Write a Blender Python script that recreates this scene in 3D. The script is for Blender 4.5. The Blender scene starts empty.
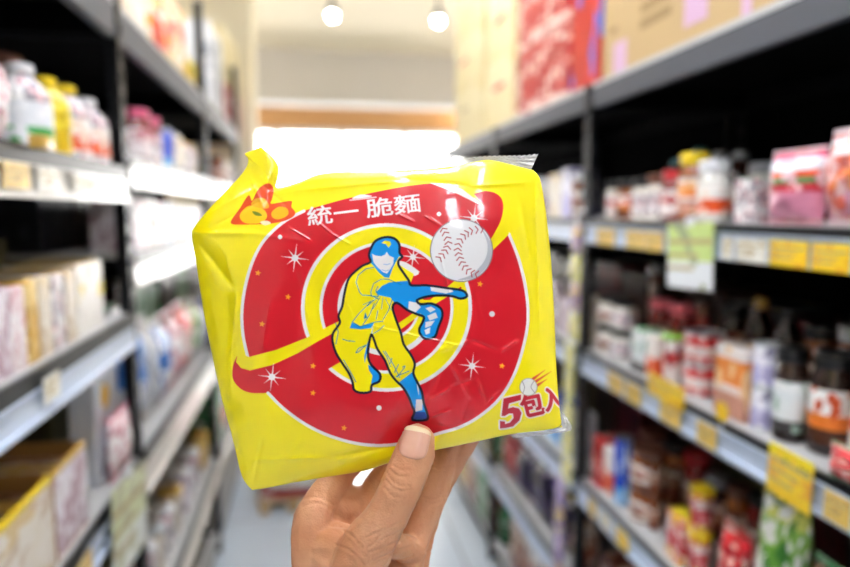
import bpy, bmesh, math, random
import numpy as np
from mathutils import Vector, Matrix, Euler
random.seed(7); rng = np.random.default_rng(7)
SC = bpy.context.scene
COL = SC.collection
PI = math.pi

# ---------------------------------------------------------------- camera
CAM_Z = 1.45
FOCUS = 0.39
cam_d = bpy.data.cameras.new('camera'); cam = bpy.data.objects.new('camera', cam_d); COL.objects.link(cam)
cam.location = (0, 0, CAM_Z)
cam.rotation_euler = (math.radians(90 - 6.5), 0, math.radians(-9.9))
cam_d.sensor_width = 23.5; cam_d.lens = 650 / 850 * 23.5
cam_d.clip_start = 0.02; cam_d.clip_end = 60
cam_d.dof.use_dof = True; cam_d.dof.focus_distance = FOCUS - 0.006; cam_d.dof.aperture_fstop = 2.1
SC.camera = cam
CR = cam.rotation_euler.to_matrix()
CO = Vector(cam.location)
def H(x, y, d=0.0):
    """point of the held packet / hand, in packet units (0.6 mm steps), d metres towards the holder"""
    k = (FOCUS - d) / 650.0
    return CO + CR @ Vector(((x - 425) * k, (283.5 - y) * k, -(FOCUS - d)))

# ---------------------------------------------------------------- objects
def tag(o, label=None, cat=None, group=None, kind=None):
    if label: o['label'] = label
    if cat: o['category'] = cat
    if group: o['group'] = group
    if kind: o['kind'] = kind
    return o
def empty(name, loc, rz=0.0):
    o = bpy.data.objects.new(name, None); COL.objects.link(o)
    o.location = loc; o.rotation_euler = (0, 0, rz); o.empty_display_size = 0.05
    return o
def link(name, me, parent=None, loc=None, rz=None):
    o = bpy.data.objects.new(name, me); COL.objects.link(o)
    if parent: o.parent = parent
    if loc is not None: o.location = loc
    if rz is not None: o.rotation_euler = (0, 0, rz)
    return o
def copy_tree(o, parent=None):
    c = o.copy(); COL.objects.link(c); c.parent = parent
    for ch in o.children: copy_tree(ch, c)
    return c

class MB:
    """collects simple shapes into one mesh"""
    def __init__(s): s.v = []; s.f = []; s.m = []
    def add(s, vs, fs, mi=0):
        b = len(s.v); s.v += [tuple(v) for v in vs]; s.f += [tuple(i + b for i in f) for f in fs]; s.m += [mi] * len(fs); return s
    def box(s, x0, x1, y0, y1, z0, z1, mi=0):
        vs = [(x0,y0,z0),(x1,y0,z0),(x1,y1,z0),(x0,y1,z0),(x0,y0,z1),(x1,y0,z1),(x1,y1,z1),(x0,y1,z1)]
        return s.add(vs, [(0,3,2,1),(4,5,6,7),(0,1,5,4),(1,2,6,5),(2,3,7,6),(3,0,4,7)], mi)
    def rbox(s, x0, x1, y0, y1, z0, z1, r, mi=0):
        """box with all edges rounded"""
        bm = bmesh.new(); bmesh.ops.create_cube(bm, size=1)
        for v in bm.verts:
            v.co = Vector(((x0+x1)/2 + v.co.x*(x1-x0), (y0+y1)/2 + v.co.y*(y1-y0), (z0+z1)/2 + v.co.z*(z1-z0)))
        bmesh.ops.bevel(bm, geom=bm.edges[:], offset=r, segments=2, profile=0.6, affect='EDGES')
        bm.verts.ensure_lookup_table()
        s.add([v.co[:] for v in bm.verts], [[v.index for v in f.verts] for f in bm.faces], mi); bm.free(); return s
    def lathe(s, prof, n=24, c=(0,0,0), mi=0, sx=1, sy=1, cap=True):
        vs = []; fs = []
        for (r, z) in prof:
            for k in range(n):
                a = 2*PI*k/n; vs.append((c[0]+r*sx*math.cos(a), c[1]+r*sy*math.sin(a), c[2]+z))
        for i in range(len(prof)-1):
            for k in range(n):
                k2 = (k+1) % n; fs.append((i*n+k, i*n+k2, (i+1)*n+k2, (i+1)*n+k))
        if cap:
            fs.append(tuple(reversed(range(n)))); fs.append(tuple((len(prof)-1)*n+k for k in range(n)))
        return s.add(vs, fs, mi)
    def tube(s, p0, p1, r, n=12, mi=0):
        p0 = Vector(p0); p1 = Vector(p1); d = (p1-p0); q = d.to_track_quat('Z', 'Y'); vs = []
        for p in (p0, p1):
            for k in range(n):
                a = 2*PI*k/n; vs.append(p + q @ Vector((r*math.cos(a), r*math.sin(a), 0)))
        fs = [(k, (k+1)%n, n+(k+1)%n, n+k) for k in range(n)] + [tuple(reversed(range(n))), tuple(range(n, 2*n))]
        return s.add(vs, fs, mi)
    def mesh(s, name, mats, smooth=True, angle=0.6):
        me = bpy.data.meshes.new(name); me.from_pydata(s.v, [], s.f); me.update()
        if not isinstance(mats, (list, tuple)): mats = [mats]
        for m in mats: me.materials.append(m)
        me.polygons.foreach_set('material_index', s.m)
        if smooth:
            me.polygons.foreach_set('use_smooth', [True]*len(s.f)); me.set_sharp_from_angle(angle=angle)
        return me
    def build(s, name, mats, parent=None, **k):
        return link(name, s.mesh(name, mats, **k), parent)

# ---------------------------------------------------------------- materials
def srgb(c):
    if isinstance(c, str): c = tuple(int(c[i:i+2], 16)/255 for i in (0, 2, 4))
    return tuple((x/12.92 if x <= 0.04045 else ((x+0.055)/1.055)**2.4) for x in c)
_m = {}
def mat(name, c=(0.5,0.5,0.5), rough=0.5, metal=0.0, trans=0.0, emit=0.0, coat=0.0, alpha=1.0, bump=0.0, bscale=80, sss=0.0, ecol=None, ior=1.45, var=0.0, spec=0.5):
    if name in _m: return _m[name]
    m = bpy.data.materials.new(name); m.use_nodes = True; nt = m.node_tree; b = nt.nodes['Principled BSDF']
    c = srgb(c) + (1,)
    b.inputs['Base Color'].default_value = c; b.inputs['Roughness'].default_value = rough; b.inputs['Metallic'].default_value = metal
    b.inputs['Transmission Weight'].default_value = trans; b.inputs['IOR'].default_value = ior
    b.inputs['Specular IOR Level'].default_value = spec; b.inputs['Coat Weight'].default_value = coat; b.inputs['Alpha'].default_value = alpha
    if sss: b.inputs['Subsurface Weight'].default_value = sss; b.inputs['Subsurface Radius'].default_value = (0.004, 0.0015, 0.0008); b.inputs['Subsurface Scale'].default_value = 1.0
    if emit: b.inputs['Emission Color'].default_value = srgb(ecol) + (1,) if ecol else c; b.inputs['Emission Strength'].default_value = emit
    if bump or var:
        tc = nt.nodes.new('ShaderNodeTexCoord'); n = nt.nodes.new('ShaderNodeTexNoise'); n.inputs['Scale'].default_value = bscale; n.inputs['Detail'].default_value = 4
        nt.links.new(tc.outputs['Object'], n.inputs['Vector'])
        if bump:
            bp = nt.nodes.new('ShaderNodeBump'); bp.inputs['Strength'].default_value = bump; bp.inputs['Distance'].default_value = 0.002
            nt.links.new(n.outputs['Fac'], bp.inputs['Height']); nt.links.new(bp.outputs['Normal'], b.inputs['Normal'])
        if var:
            mx = nt.nodes.new('ShaderNodeMix'); mx.data_type = 'RGBA'
            mx.inputs['A'].default_value = tuple(x*(1-var) for x in c[:3]) + (1,); mx.inputs['B'].default_value = tuple(min(1, x*(1+var)) for x in c[:3]) + (1,)
            nt.links.new(n.outputs['Fac'], mx.inputs['Factor']); nt.links.new(mx.outputs['Result'], b.inputs['Base Color'])
    _m[name] = m; return m
def pmat(name, bands, blot=None, bscale=8, bthr=0.5, axis='Z', rough=0.35, blot2=None, coat=0.0):
    """printed packaging: hard-edged colour bands along an axis plus printed shapes; bands = [(start, colour)...]"""
    if name in _m: return _m[name]
    m = bpy.data.materials.new(name); m.use_nodes = True; nt = m.node_tree; N = nt.nodes.new; Lk = nt.links.new
    b = nt.nodes['Principled BSDF']; b.inputs['Roughness'].default_value = rough; b.inputs['Coat Weight'].default_value = coat
    tc = N('ShaderNodeTexCoord'); sp = N('ShaderNodeSeparateXYZ'); Lk(tc.outputs['Generated'], sp.inputs[0])
    r = N('ShaderNodeValToRGB'); r.color_ramp.interpolation = 'CONSTANT'
    els = r.color_ramp.elements
    while len(els) < len(bands): els.new(0.5)
    while len(els) > max(1, len(bands)): els.remove(els[-1])
    for e, (p, c) in zip(els, bands): e.position = p; e.color = srgb(c) + (1,)
    Lk(sp.outputs[axis], r.inputs['Fac']); out = r.outputs['Color']
    for k, (bc, ds) in enumerate(((blot, 1.0), (blot2, 1.9))):
        if not bc: continue
        mp = N('ShaderNodeMapping'); mp.inputs['Location'].default_value = (k*3.1 + len(name)*0.37, k*1.7, k*2.3); Lk(tc.outputs['Generated'], mp.inputs['Vector'])
        vo = N('ShaderNodeTexVoronoi'); vo.distance = 'EUCLIDEAN'; vo.inputs['Scale'].default_value = bscale*ds; Lk(mp.outputs['Vector'], vo.inputs['Vector'])
        sc = N('ShaderNodeSeparateColor'); Lk(vo.outputs['Color'], sc.inputs[0])
        gt = N('ShaderNodeMath'); gt.operation = 'GREATER_THAN'; gt.inputs[1].default_value = bthr; Lk(sc.outputs[0], gt.inputs[0])
        mx = N('ShaderNodeMix'); mx.data_type = 'RGBA'; Lk(gt.outputs[0], mx.inputs['Factor']); Lk(out, mx.inputs['A']); mx.inputs['B'].default_value = srgb(bc) + (1,)
        out = mx.outputs['Result']
    Lk(out, b.inputs['Base Color']); _m[name] = m; return m
# ---------------------------------------------------------------- the printed front of the noodle packet
SS = 4                                    # samples per packet unit
AX0, AY0, AX1, AY1 = 180, 130, 580, 500
AW, AH = (AX1-AX0)*SS, (AY1-AY0)*SS
ART = np.zeros((AH, AW, 3), np.float32)
YEL = srgb('fdea00'); RED = srgb('d81426'); WHT = srgb('f4eef0'); BLU = srgb('0c98ea'); NAV = srgb('04102e'); ORG = srgb('f8a818'); TEAL = srgb('0a8ab0')
ART[:] = YEL
def _mask(poly):
    P = [((x-AX0)*SS, (y-AY0)*SS) for x, y in poly]
    y0 = max(0, int(min(p[1] for p in P))); y1 = min(AH, int(max(p[1] for p in P))+2)
    x0 = max(0, int(min(p[0] for p in P))); x1 = min(AW, int(max(p[0] for p in P))+2)
    if y1 <= y0 or x1 <= x0: return None
    xs = np.arange(x0, x1)+0.5; ys = np.arange(y0, y1)+0.5
    m = np.zeros((y1-y0, x1-x0), bool)
    for i in range(len(P)):
        (ax, ay), (bx, by) = P[i], P[(i+1) % len(P)]
        if ay == by: continue
        c = ((ys >= min(ay, by)) & (ys < max(ay, by)))
        if not c.any(): continue
        xi = ax + (ys-ay)*(bx-ax)/(by-ay)
        m ^= c[:, None] & (xs[None, :] > xi[:, None])
    return m, x0, y0, x1, y1
def fill(poly, col, clip=None):
    r = _mask(poly)
    if r:
        m, x0, y0, x1, y1 = r
        if clip is not None: m = m & clip[y0:y1, x0:x1]
        ART[y0:y1, x0:x1][m] = col
def smooth(pts, closed=True, n=6):
    P = np.array(pts, float); out = []; N_ = len(P)
    rngi = range(N_) if closed else range(N_-1)
    for i in rngi:
        if closed: a, b, c, d = P[i-1], P[i], P[(i+1) % N_], P[(i+2) % N_]
        else: a, b, c, d = P[max(0, i-1)], P[i], P[i+1], P[min(N_-1, i+2)]
        for k in range(n):
            t = k/n; out.append(tuple(0.5*((2*b)+(c-a)*t+(2*a-5*b+4*c-d)*t*t+(3*b-a-3*c+d)*t**3)))
    if not closed: out.append(tuple(P[-1]))
    return out
def stroke(pts, w, col, closed=False):
    P = np.array(pts, float); n = len(P)
    for i in range(n if closed else n-1):
        a = P[i]; b = P[(i+1) % n]; h = w/2
        x0 = max(0, int((min(a[0], b[0])-h-AX0)*SS)); x1 = min(AW, int((max(a[0], b[0])+h-AX0)*SS)+2)
        y0 = max(0, int((min(a[1], b[1])-h-AY0)*SS)); y1 = min(AH, int((max(a[1], b[1])+h-AY0)*SS)+2)
        if x1 <= x0 or y1 <= y0: continue
        X = (np.arange(x0, x1)+0.5)/SS+AX0; Y = (np.arange(y0, y1)+0.5)/SS+AY0
        X, Y = np.meshgrid(X, Y); d = b-a; L = max(1e-9, (d**2).sum())
        t = np.clip(((X-a[0])*d[0]+(Y-a[1])*d[1])/L, 0, 1)
        ART[y0:y1, x0:x1][((X-a[0]-t*d[0])**2+(Y-a[1]-t*d[1])**2) < h*h] = col
def ell(cx, cy, rx, ry=None, n=80, a0=0, a1=2*PI):
    ry = rx if ry is None else ry
    return [(cx+rx*math.cos(a0+(a1-a0)*k/n), cy+ry*math.sin(a0+(a1-a0)*k/n)) for k in range(n)]
def star(cx, cy, r, col, n=5, q=0.45, rot=0.2):
    fill([(cx+(r if k % 2 == 0 else r*q)*math.sin(rot+PI*k/n), cy-(r if k % 2 == 0 else r*q)*math.cos(rot+PI*k/n)) for k in range(2*n)], col)
def sparkle(cx, cy, r):
    for k in range(4):
        a = k*PI/4 + 0.12; rr = r*(1.0 if k % 2 == 0 else 0.75)
        for s in (1, -1):
            dx, dy = s*math.sin(a)*rr, -s*math.cos(a)*rr; nx, ny = math.cos(a)*0.8, math.sin(a)*0.8
            fill([(cx+nx, cy+ny), (cx+dx, cy+dy), (cx-nx, cy-ny)], WHT)
    fill(ell(cx, cy, r*0.22), WHT)
def glyphs(text, M, col, bold=0.6, out=None, outw=0.0):
    """typed characters, mapped by the 2x3 matrix M into packet units and thickened by bold units"""
    cu = bpy.data.curves.new('lettering', 'FONT'); cu.body = text; cu.size = 1.0; cu.fill_mode = 'FRONT'
    o = bpy.data.objects.new('lettering', cu); COL.objects.link(o)
    dg = bpy.context.evaluated_depsgraph_get(); me = o.evaluated_get(dg).to_mesh()
    V = [v.co.copy() for v in me.vertices]; G = np.zeros((AH, AW), bool)
    for p in me.polygons:
        r = _mask([(M[0][0]*V[i].x+M[0][1]*V[i].y+M[0][2], M[1][0]*V[i].x+M[1][1]*V[i].y+M[1][2]) for i in p.vertices])
        if r: m, x0, y0, x1, y1 = r; G[y0:y1, x0:x1] |= m
    o.evaluated_get(dg).to_mesh_clear(); bpy.data.objects.remove(o); bpy.data.curves.remove(cu)
    def grow(r):
        D = G.copy(); k = int(r*SS+0.5)
        for dy in range(-k, k+1):
            for dx in range(-k, k+1):
                if dx*dx+dy*dy <= (r*SS)**2: D |= np.roll(np.roll(G, dy, 0), dx, 1)
        return D
    if out is not None: ART[grow(bold+outw)] = out
    ART[grow(bold)] = col

# big red disc, its comet tail and white rim
disc = smooth([(303,211),(285,221),(266,238),(254,258),(246,283),(242,310),(243,335),(248,357)], False) + \
       [(241,368),(236,362),(237.6,354.5)][::1] + smooth([(237.6,354.5),(233,366),(233,379),(241,389),(252,393),(268,393)], False) + \
       smooth([(268,393),(283,408),(305,424),(330,436),(360,444),(390,445),(420,439),(440,433),(460,427),(480,416),(500,398),(514,375),(523,348),(528,320),(526,290),(519,260),(509,234)], False) + \
       [(491,250)] + smooth([(491,239),(501,220),(503,203),(497,194),(485,191),(474,194)], False) + [(483,205)] + \
       smooth([(483,205),(462,192),(440,184),(415,185),(380,191),(345,199),(320,206),(303,211)], False)
fill(disc, RED)
stroke(smooth([(304,211),(285,221),(266,238),(254,258),(246,283),(242,310),(243,335),(248,358)], False), 3, WHT)
stroke(smooth([(268,393),(283,408),(305,424),(330,436),(360,444),(390,445),(420,439),(440,433),(460,427),(480,416),(500,398),(514,375),(523,348),(528,320),(526,290),(519,260),(509,234)], False), 3, WHT)
fill([(430,183),(445,184),(462,189),(484,206),(474,202),(458,194)], WHT)
# rings
C0 = (386.5, 307.5)
for r, c in ((85.5, WHT), (82, YEL), (67, WHT), (64, RED), (49, WHT), (44, YEL), (33, WHT), (30.5, RED)): fill(ell(*C0, r, r*0.985), c)
fill([(296,347),(336,330),(353,346),(344,360),(330,368),(300,390)], RED)
fill([(404,270),(420,272),(436,262),(462,288),(446,300),(424,300),(408,290)], RED)
fill(smooth([(395,262),(405,262),(419,272),(412,276),(398,270)], True, 3), WHT); fill([(398,264),(414,274),(408,290),(396,280)], YEL)
# swoosh
fill([(249,357),(276,350),(306,338),(325,328),(342,320),(345,325),(333,333),(320,340),(298,353),(272,365),(250,370.5),(241,368),(237,356),(238,352)], YEL)
fill([(396,325),(412,314),(430,300),(446,288),(470,268),(491,241),(508,226),(509,234),(492,251),(475,275),(450,295),(430,307),(400,330)], YEL)
# stars, dots, sparkles
for x, y in ((258,273),(288,297),(262,324),(313,366),(313,393),(344,428),(480,284),(502,366)): star(x, y, 3.2, ORG)
for x, y, r in ((280,237,2.2),(439,214,2.2),(379,408,2.6),(492,314,2.8)): fill(ell(x, y, r, n=16), WHT)
for x, y, r in ((272,377,15),(295,258,15),(413,257,13),(474,218,15),(472,366,14)): sparkle(x, y, r)
# main baseball
def baseball(cx, cy, r, st=True):
    fill(ell(cx, cy, r+1), srgb('8a7f86')) if st else None
    fill(ell(cx, cy, r), srgb('f2f0f2'))
    if st:
        fill(smooth([(cx+20,cy-22),(cx+30,cy-6),(cx+28,cy+12),(cx+14,cy+27),(cx-4,cy+29.5),(cx+10,cy+24),(cx+23,cy+10),(cx+26,cy-6)]), srgb('bfc0c8'))
baseball(461.5, 250.5, 30.5)
def seam(pts, L=3.6, w=1.1):
    P = smooth(pts, False, 8); P = np.array(P); acc = 0; last = P[0]
    for i in range(1, len(P)-1):
        acc += math.dist(P[i], P[i-1])
        if acc > 4.0:
            acc = 0; t = P[i+1]-P[i-1]; t = t/np.linalg.norm(t); n = np.array((-t[1], t[0])); c = P[i]
            for s in (1, -1): stroke([c, c+n*L*s-t*2.4], w, srgb('b8283c'))
seam([(437,261),(444,253),(448,245),(447,238),(443,229),(441,225)])
seam([(484,229),(471,231),(462,238),(458,247),(459,256),(463,265),(470,272),(480,275)][::-1])
# the pitcher
def c5(L): return [(320+x/2.7, 225+y/2.7) for x, y in L]
def cA(L): return [(325+x/7.09, 230+y/7.09) for x, y in L]
def cB(L): return [(325+x/5.675, 300+y/5.675) for x, y in L]
def cC(L): return [(380+x/3.786, 280+y/3.786) for x, y in L]
body = c5([(138,62),(150,43),(175,33),(200,36),(214,52),(215,75),(222,86),(213,95),(212,108),(226,130),(240,150),(247,163),(290,163),(340,170),(385,177),(397,192),(380,199),(360,193),(330,190),(290,193),(262,203),(272,214),(300,212),(325,224),(331,245),(320,275),(310,302),(285,307),(271,295),(268,280),(277,262),(280,248),(262,241),(235,229),(208,210),(196,222),(205,255),(218,290),(226,322),(245,350),(256,375),(252,400),(263,425),(275,450),(280,480),(290,510),(288,526),(250,526),(255,505),(248,488),(240,465),(225,440),(205,420),(190,400),(175,365),(155,335),(146,310),(138,296),(131,330),(130,358),(140,380),(162,402),(160,422),(140,432),(136,450),(110,453),(92,445),(88,425),(78,400),(58,370),(43,345),(34,315),(35,293),(47,275),(54,262),(50,245),(60,220),(65,190),(75,150),(90,130),(115,110),(136,100),(132,82)])
fill(body, YEL)
BM = np.zeros((AH, AW), bool); _r = _mask(body); BM[_r[2]:_r[4], _r[1]:_r[3]] = _r[0]
fill(cA([(300,92),(360,30),(430,20),(520,30),(560,100),(560,150),(580,185),(525,190),(505,225),(480,270),(455,340),(420,335),(380,300),(345,255),(315,225),(295,170),(300,140)]), BLU, BM)
fill(cA([(333,168),(360,182),(400,186),(425,175),(438,155),(455,182),(488,196),(484,240),(462,278),(440,308),(410,298),(370,262),(345,228)]), WHT)
stroke(cA([(415,242),(440,246),(462,238)]), 0.5, BLU); stroke(cA([(405,282),(430,292),(450,284)]), 0.6, BLU)
fill(cA([(400,92),(425,75),(460,80),(470,100),(450,125),(432,100)]), YEL)
# arms
fill(c5([(150,182),(168,164),(186,155),(240,150),(300,150),(340,160),(400,165),(420,191),(380,215),(330,200),(290,200),(258,202),(275,216),(268,255),(230,240),(205,215),(190,196),(160,190)]), BLU, BM)
fill(c5([(298,166),(355,172),(360,180),(340,185),(300,178)]), WHT)
fill(c5([(262,216),(285,205),(345,205),(350,245),(327,284),(318,315),(280,315),(255,294),(262,270),(272,240)]), BLU, BM)
fill(c5([(240,206),(262,210),(272,222),(258,236),(238,228)]), WHT)
for q in ([(285,225),(300,220),(312,228),(298,236)],[(290,245),(312,236),(318,250),(296,258)],[(285,262),(310,258),(300,272),(284,278)],[(282,284),(298,276),(296,292),(286,296)]): fill(c5(q), WHT)
# legs
fill(cC([(62,395),(126,345),(160,380),(176,410),(183,455),(185,500),(200,545),(100,545),(110,500),(124,470),(80,430)]), BLU, BM)
fill(cC([(137,452),(161,452),(160,492),(134,498)]), WHT); fill(cC([(125,500),(170,500),(180,526),(120,527)]), srgb('1450b0')); fill(cC([(138,385),(146,410),(148,440),(143,420)]), WHT)
fill(cB([(243,365),(275,385),(312,422),(345,450),(320,490),(268,520),(262,470),(270,430),(250,400)]), BLU, BM)
fill(cB([(140,160),(152,128),(200,150),(280,128),(262,160),(200,166)]), BLU)
fill(cB([(276,125),(268,190),(246,250),(232,330),(226,360),(222,320),(240,245),(262,190)]), BLU)
fill(c5([(118,255),(122,235),(128,250)]), TEAL)
for a in ([(335,180),(340,175),(410,345),(455,370),(540,388),(450,350),(400,348),(345,380),(325,440),(330,470),(380,470),(360,430),(375,400)],): stroke(cA(a[4:]), 0.9, TEAL)
stroke(cA([(345,265),(290,275),(235,320),(220,370),(245,440),(265,462),(330,465),(380,490)]), 1.0, TEAL)
for a, b_ in (((380,470),(300,540)),((390,480),(340,560)),((410,480),(400,560)),((360,490),(270,530)),((430,490),(470,567))): stroke(cA([a, b_]), 0.7, TEAL)
for q in ([(155,125),(190,80),(260,10)],[(215,140),(250,90),(280,20)],[(155,125),(200,150),(285,125),(330,120)],[(330,110),(360,60),(380,0)],[(275,190),(310,170),(335,145)],[(175,300),(190,275),(235,255),(190,295),(175,300)],[(100,222),(130,232),(170,235)],[(60,130),(75,180),(62,250)],[(105,340),(140,400),(175,465)],[(330,290),(350,320),(372,380)],[(380,330),(370,360)],[(408,440),(454,380)],[(300,60),(290,110)]): stroke(cB(q), 0.9, TEAL)
for q in ([(20,270),(50,320),(75,370)],[(85,330),(95,325)],[(60,365),(110,345)],[(55,350),(70,320)]): stroke(cC(q), 0.9, TEAL)
stroke(smooth(body, True, 3), 2.5, NAV, True)
# product name, pack count, small marks
th = math.radians(7.0)
def TM(sx, sy, th, x, y, sk=0.0): return [[sx*math.cos(th), sx*sk*math.cos(th) - sy*math.sin(th)*1.0, x], [-sx*math.sin(th), -sy*math.cos(th), y]]
glyphs('統一', TM(26.5, 20, th, 307.5, 224.5), WHT, 0.45); glyphs('脆麵', TM(28, 20, th, 366.5, 216.5), WHT, 0.45)
fill(smooth([(352,198.5),(361,194.5),(372,196),(364,197.8)]), WHT); stroke([(350,200.2),(376,197.2)], 1.3, srgb('f0c8d0'))
five = [(503.5,398.5),(521,394.5),(521,400),(509,403.5),(508,408.5),(513,407),(519,408.5),(521.5,413),(519.5,420.5),(513,426.5),(506,428),(500,428.5),(500,421),(505,421.5),(505,424),(510,422.5),(513.5,418),(513,413.5),(509,413.5),(505,416),(501.5,416)]
stroke(five, 3.0, srgb('f4e2d8'), True); fill(five, srgb('c8102c'))
glyphs('包', TM(23.5, 25, math.radians(13), 523, 416.5, -0.02), srgb('c8102c'), 1.0, srgb('f4e2d8'), 1.3)
glyphs('入', TM(19, 25, math.radians(13), 545.5, 410, -0.02), srgb('c8102c'), 1.0, srgb('f4e2d8'), 1.3)
star(534.5, 407.5, 2.6, srgb('f4e2d8'))
for k, (x0, y0, x1, y1) in enumerate(((533,379,545,370),(535,382,551,371.5),(537,385.5,547,379))):
    for j in range(8):
        t = j/8; cc = tuple(np.array(srgb('d8201c'))*(1-t)+np.array(srgb('f0a010'))*t)
        stroke([(x0+(x1-x0)*t, y0+(y1-y0)*t), (x0+(x1-x0)*(t+.13), y0+(y1-y0)*(t+.13))], 2.4*(1-t)+0.4, cc)
fill(ell(528.5, 387, 9, n=30), srgb('b4a89c')); fill(ell(528.5, 387, 8.3, n=30), srgb('eceae6'))
stroke(smooth([(522,381),(524.5,387),(523,393)], False), 0.8, srgb('a89aa0')); stroke(smooth([(534,381),(531,387),(535,393)], False), 0.8, srgb('a89aa0'))
# plain red corner patch
def c7(L): return [(220+x/5.6, 130+y/5.6) for x, y in L]
fill(smooth(c7([(60,520),(110,440),(160,365),(180,395),(215,330),(270,298),(300,330),(292,385),(285,412),(340,405),(400,398),(400,430),(422,465),(390,498),(300,522),(140,530)])), srgb('ea4a10'))
fill(smooth(c7([(110,480),(150,430),(200,425),(250,450),(262,490),(220,522),(140,520)])), srgb('f8c808')); fill(smooth(c7([(290,460),(330,430),(375,440),(380,475),(330,500),(295,490)])), srgb('f8b808'))
fill(smooth(c7([(175,420),(200,385),(250,385),(275,430),(240,440)])), srgb('f4b010')); fill(smooth(c7([(225,515),(262,508),(285,522),(250,533)])), srgb('f6e4c0')); fill(smooth(c7([(180,455),(215,462),(235,480),(200,478)])), srgb('7a8a20'))
fill(smooth([(240,169),(245,166),(247,170)], True, 3), YEL)
def art_at(x, y):
    """colour of the print at packet coordinates (arrays), bilinear over the supersampled drawing"""
    K = 2; A = ART.reshape(AH//K, K, AW//K, K, 3).mean((1, 3)); s = SS/K
    fx = np.clip((x-AX0)*s-0.5, 0, A.shape[1]-1.001); fy = np.clip((y-AY0)*s-0.5, 0, A.shape[0]-1.001)
    ix = fx.astype(int); iy = fy.astype(int); tx = (fx-ix)[..., None]; ty = (fy-iy)[..., None]
    return (A[iy, ix]*(1-tx)+A[iy, ix+1]*tx)*(1-ty)+(A[iy+1, ix]*(1-tx)+A[iy+1, ix+1]*tx)*ty
# ---------------------------------------------------------------- noodle packet
def resample(pts, n):
    P = np.array(smooth(pts, False, 10)); d = np.r_[0, np.cumsum(np.linalg.norm(np.diff(P, axis=0), axis=1))]
    t = np.linspace(0, d[-1], n); return np.stack([np.interp(t, d, P[:, 0]), np.interp(t, d, P[:, 1])], 1)
TOP = [(261,147),(271,156),(278,166),(277.5,178),(276,187),(284,187),(300,182),(325,173.5),(380,171),(419,169.5),(455,166),(488,160),(521,167),(533,170)]
LEFT = [(261,147),(254,150),(245,153.5),(248,159),(247,166),(241,175),(228,189),(210,208),(195,226),(192,236),(196,262),(200,290),(205,320),(212,355),(222,400),(233,440),(240,470),(245,482),(252,490)]
BOT = [(252,490),(272,487),(300,481.5),(330,476.5),(365,470.5),(395,461),(430,451.5),(470,443),(510,434.5),(545,430),(562,427)]
RIGHT = [(533,170),(540,179),(545,205),(548,230),(551,260),(553,290),(555,330),(556,360),(558,390),(560,412),(562,427)]
def coons(NU, NV):
    T, B = resample(TOP, NU), resample(BOT, NU); L, R = resample(LEFT, NV), resample(RIGHT, NV)
    u = np.linspace(0, 1, NU)[None, :, None]; v = np.linspace(0, 1, NV)[:, None, None]
    P = (1-v)*T[None] + v*B[None] + (1-u)*L[:, None] + u*R[:, None]
    P = P - ((1-u)*(1-v)*T[0] + u*(1-v)*T[-1] + (1-u)*v*B[0] + u*v*B[-1])
    return P, u[..., 0]+0*v[..., 0], v[..., 0]+0*u[..., 0]
_wr = np.random.default_rng(5)
_waves = [(_wr.uniform(22, 95), _wr.uniform(0, PI), _wr.uniform(0, 2*PI)) for _ in range(26)]
def ripples(X, Y):
    h = 0
    for wl, a, ph in _waves: h = h + (wl/90)**1.3 * np.cos(2*PI*(X*math.cos(a)+Y*math.sin(a))/wl + ph)
    return h/5.0
# creases: x0,y0,x1,y1, height mm, width units (negative height = fold inwards)
CREASE = [(192,233,250,233,1.6,7),(250,233,300,240,0.8,6),(196,240,236,290,-1.6,9),(236,290,228,400,1.2,8),(228,400,248,478,0.9,7),
 (246,165,262,205,0.9,5),(205,215,262,184,0.8,5),(262,184,285,205,-0.8,5),(214,226,262,200,-0.5,4),
 (318,222,332,234,0.8,2.2),(332,234,350,244,0.7,2.0),(290,228,310,240,0.5,2.2),(398,214,414,222,0.7,2.2),(425,216,440,226,0.6,2),(440,255,452,302,0.7,2.2),
 (450,362,470,398,0.9,4),(470,398,462,420,-0.8,4),(478,380,486,405,0.9,3),(486,405,500,392,-0.5,3),(430,400,450,388,0.8,3),(450,388,472,380,-0.6,4),(428,418,450,410,0.8,3),(432,425,470,430,-0.8,4),(424,408,440,372,-0.9,5),(410,410,396,372,-0.7,6),
 (440,352,470,340,0.6,4),(470,340,500,352,-0.6,5),(500,352,518,340,0.6,4),
 (250,460,330,458,0.7,5),(330,458,390,447,-0.8,5),(280,470,300,440,0.5,5),(252,488,262,440,-0.9,5),(380,460,440,441,0.8,4),(470,436,545,412,0.6,4),(500,432,560,405,-0.6,4),
 (270,300,262,350,0.5,6),(300,270,310,330,0.4,5),(470,270,484,330,0.4,6),(520,200,530,260,-0.7,8),(535,190,540,330,0.8,5),(400,178,470,186,-0.7,6),(470,186,530,182,0.7,5),(300,190,400,180,0.6,5),(356,322,470,348,0.35,2.0),(345,300,358,324,0.3,2)]
def creases(X, Y):
    h = np.zeros_like(X)
    for x0, y0, x1, y1, a, w in CREASE:
        dx, dy = x1-x0, y1-y0; L = math.hypot(dx, dy); t = ((X-x0)*dx+(Y-y0)*dy)/L**2
        d = np.abs((X-x0)*dy-(Y-y0)*dx)/L; en = np.clip(np.minimum(t+0.12, 1.12-t)/0.3, 0, 1); en = en*en*(3-2*en)
        h += a*1e-3*en/(1+(d/(w*0.55))**2)**1.5
    return h
def prof(t, p=3.0): return np.clip(1-np.abs(2*t-1)**p, 0, 1)**0.62
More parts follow.
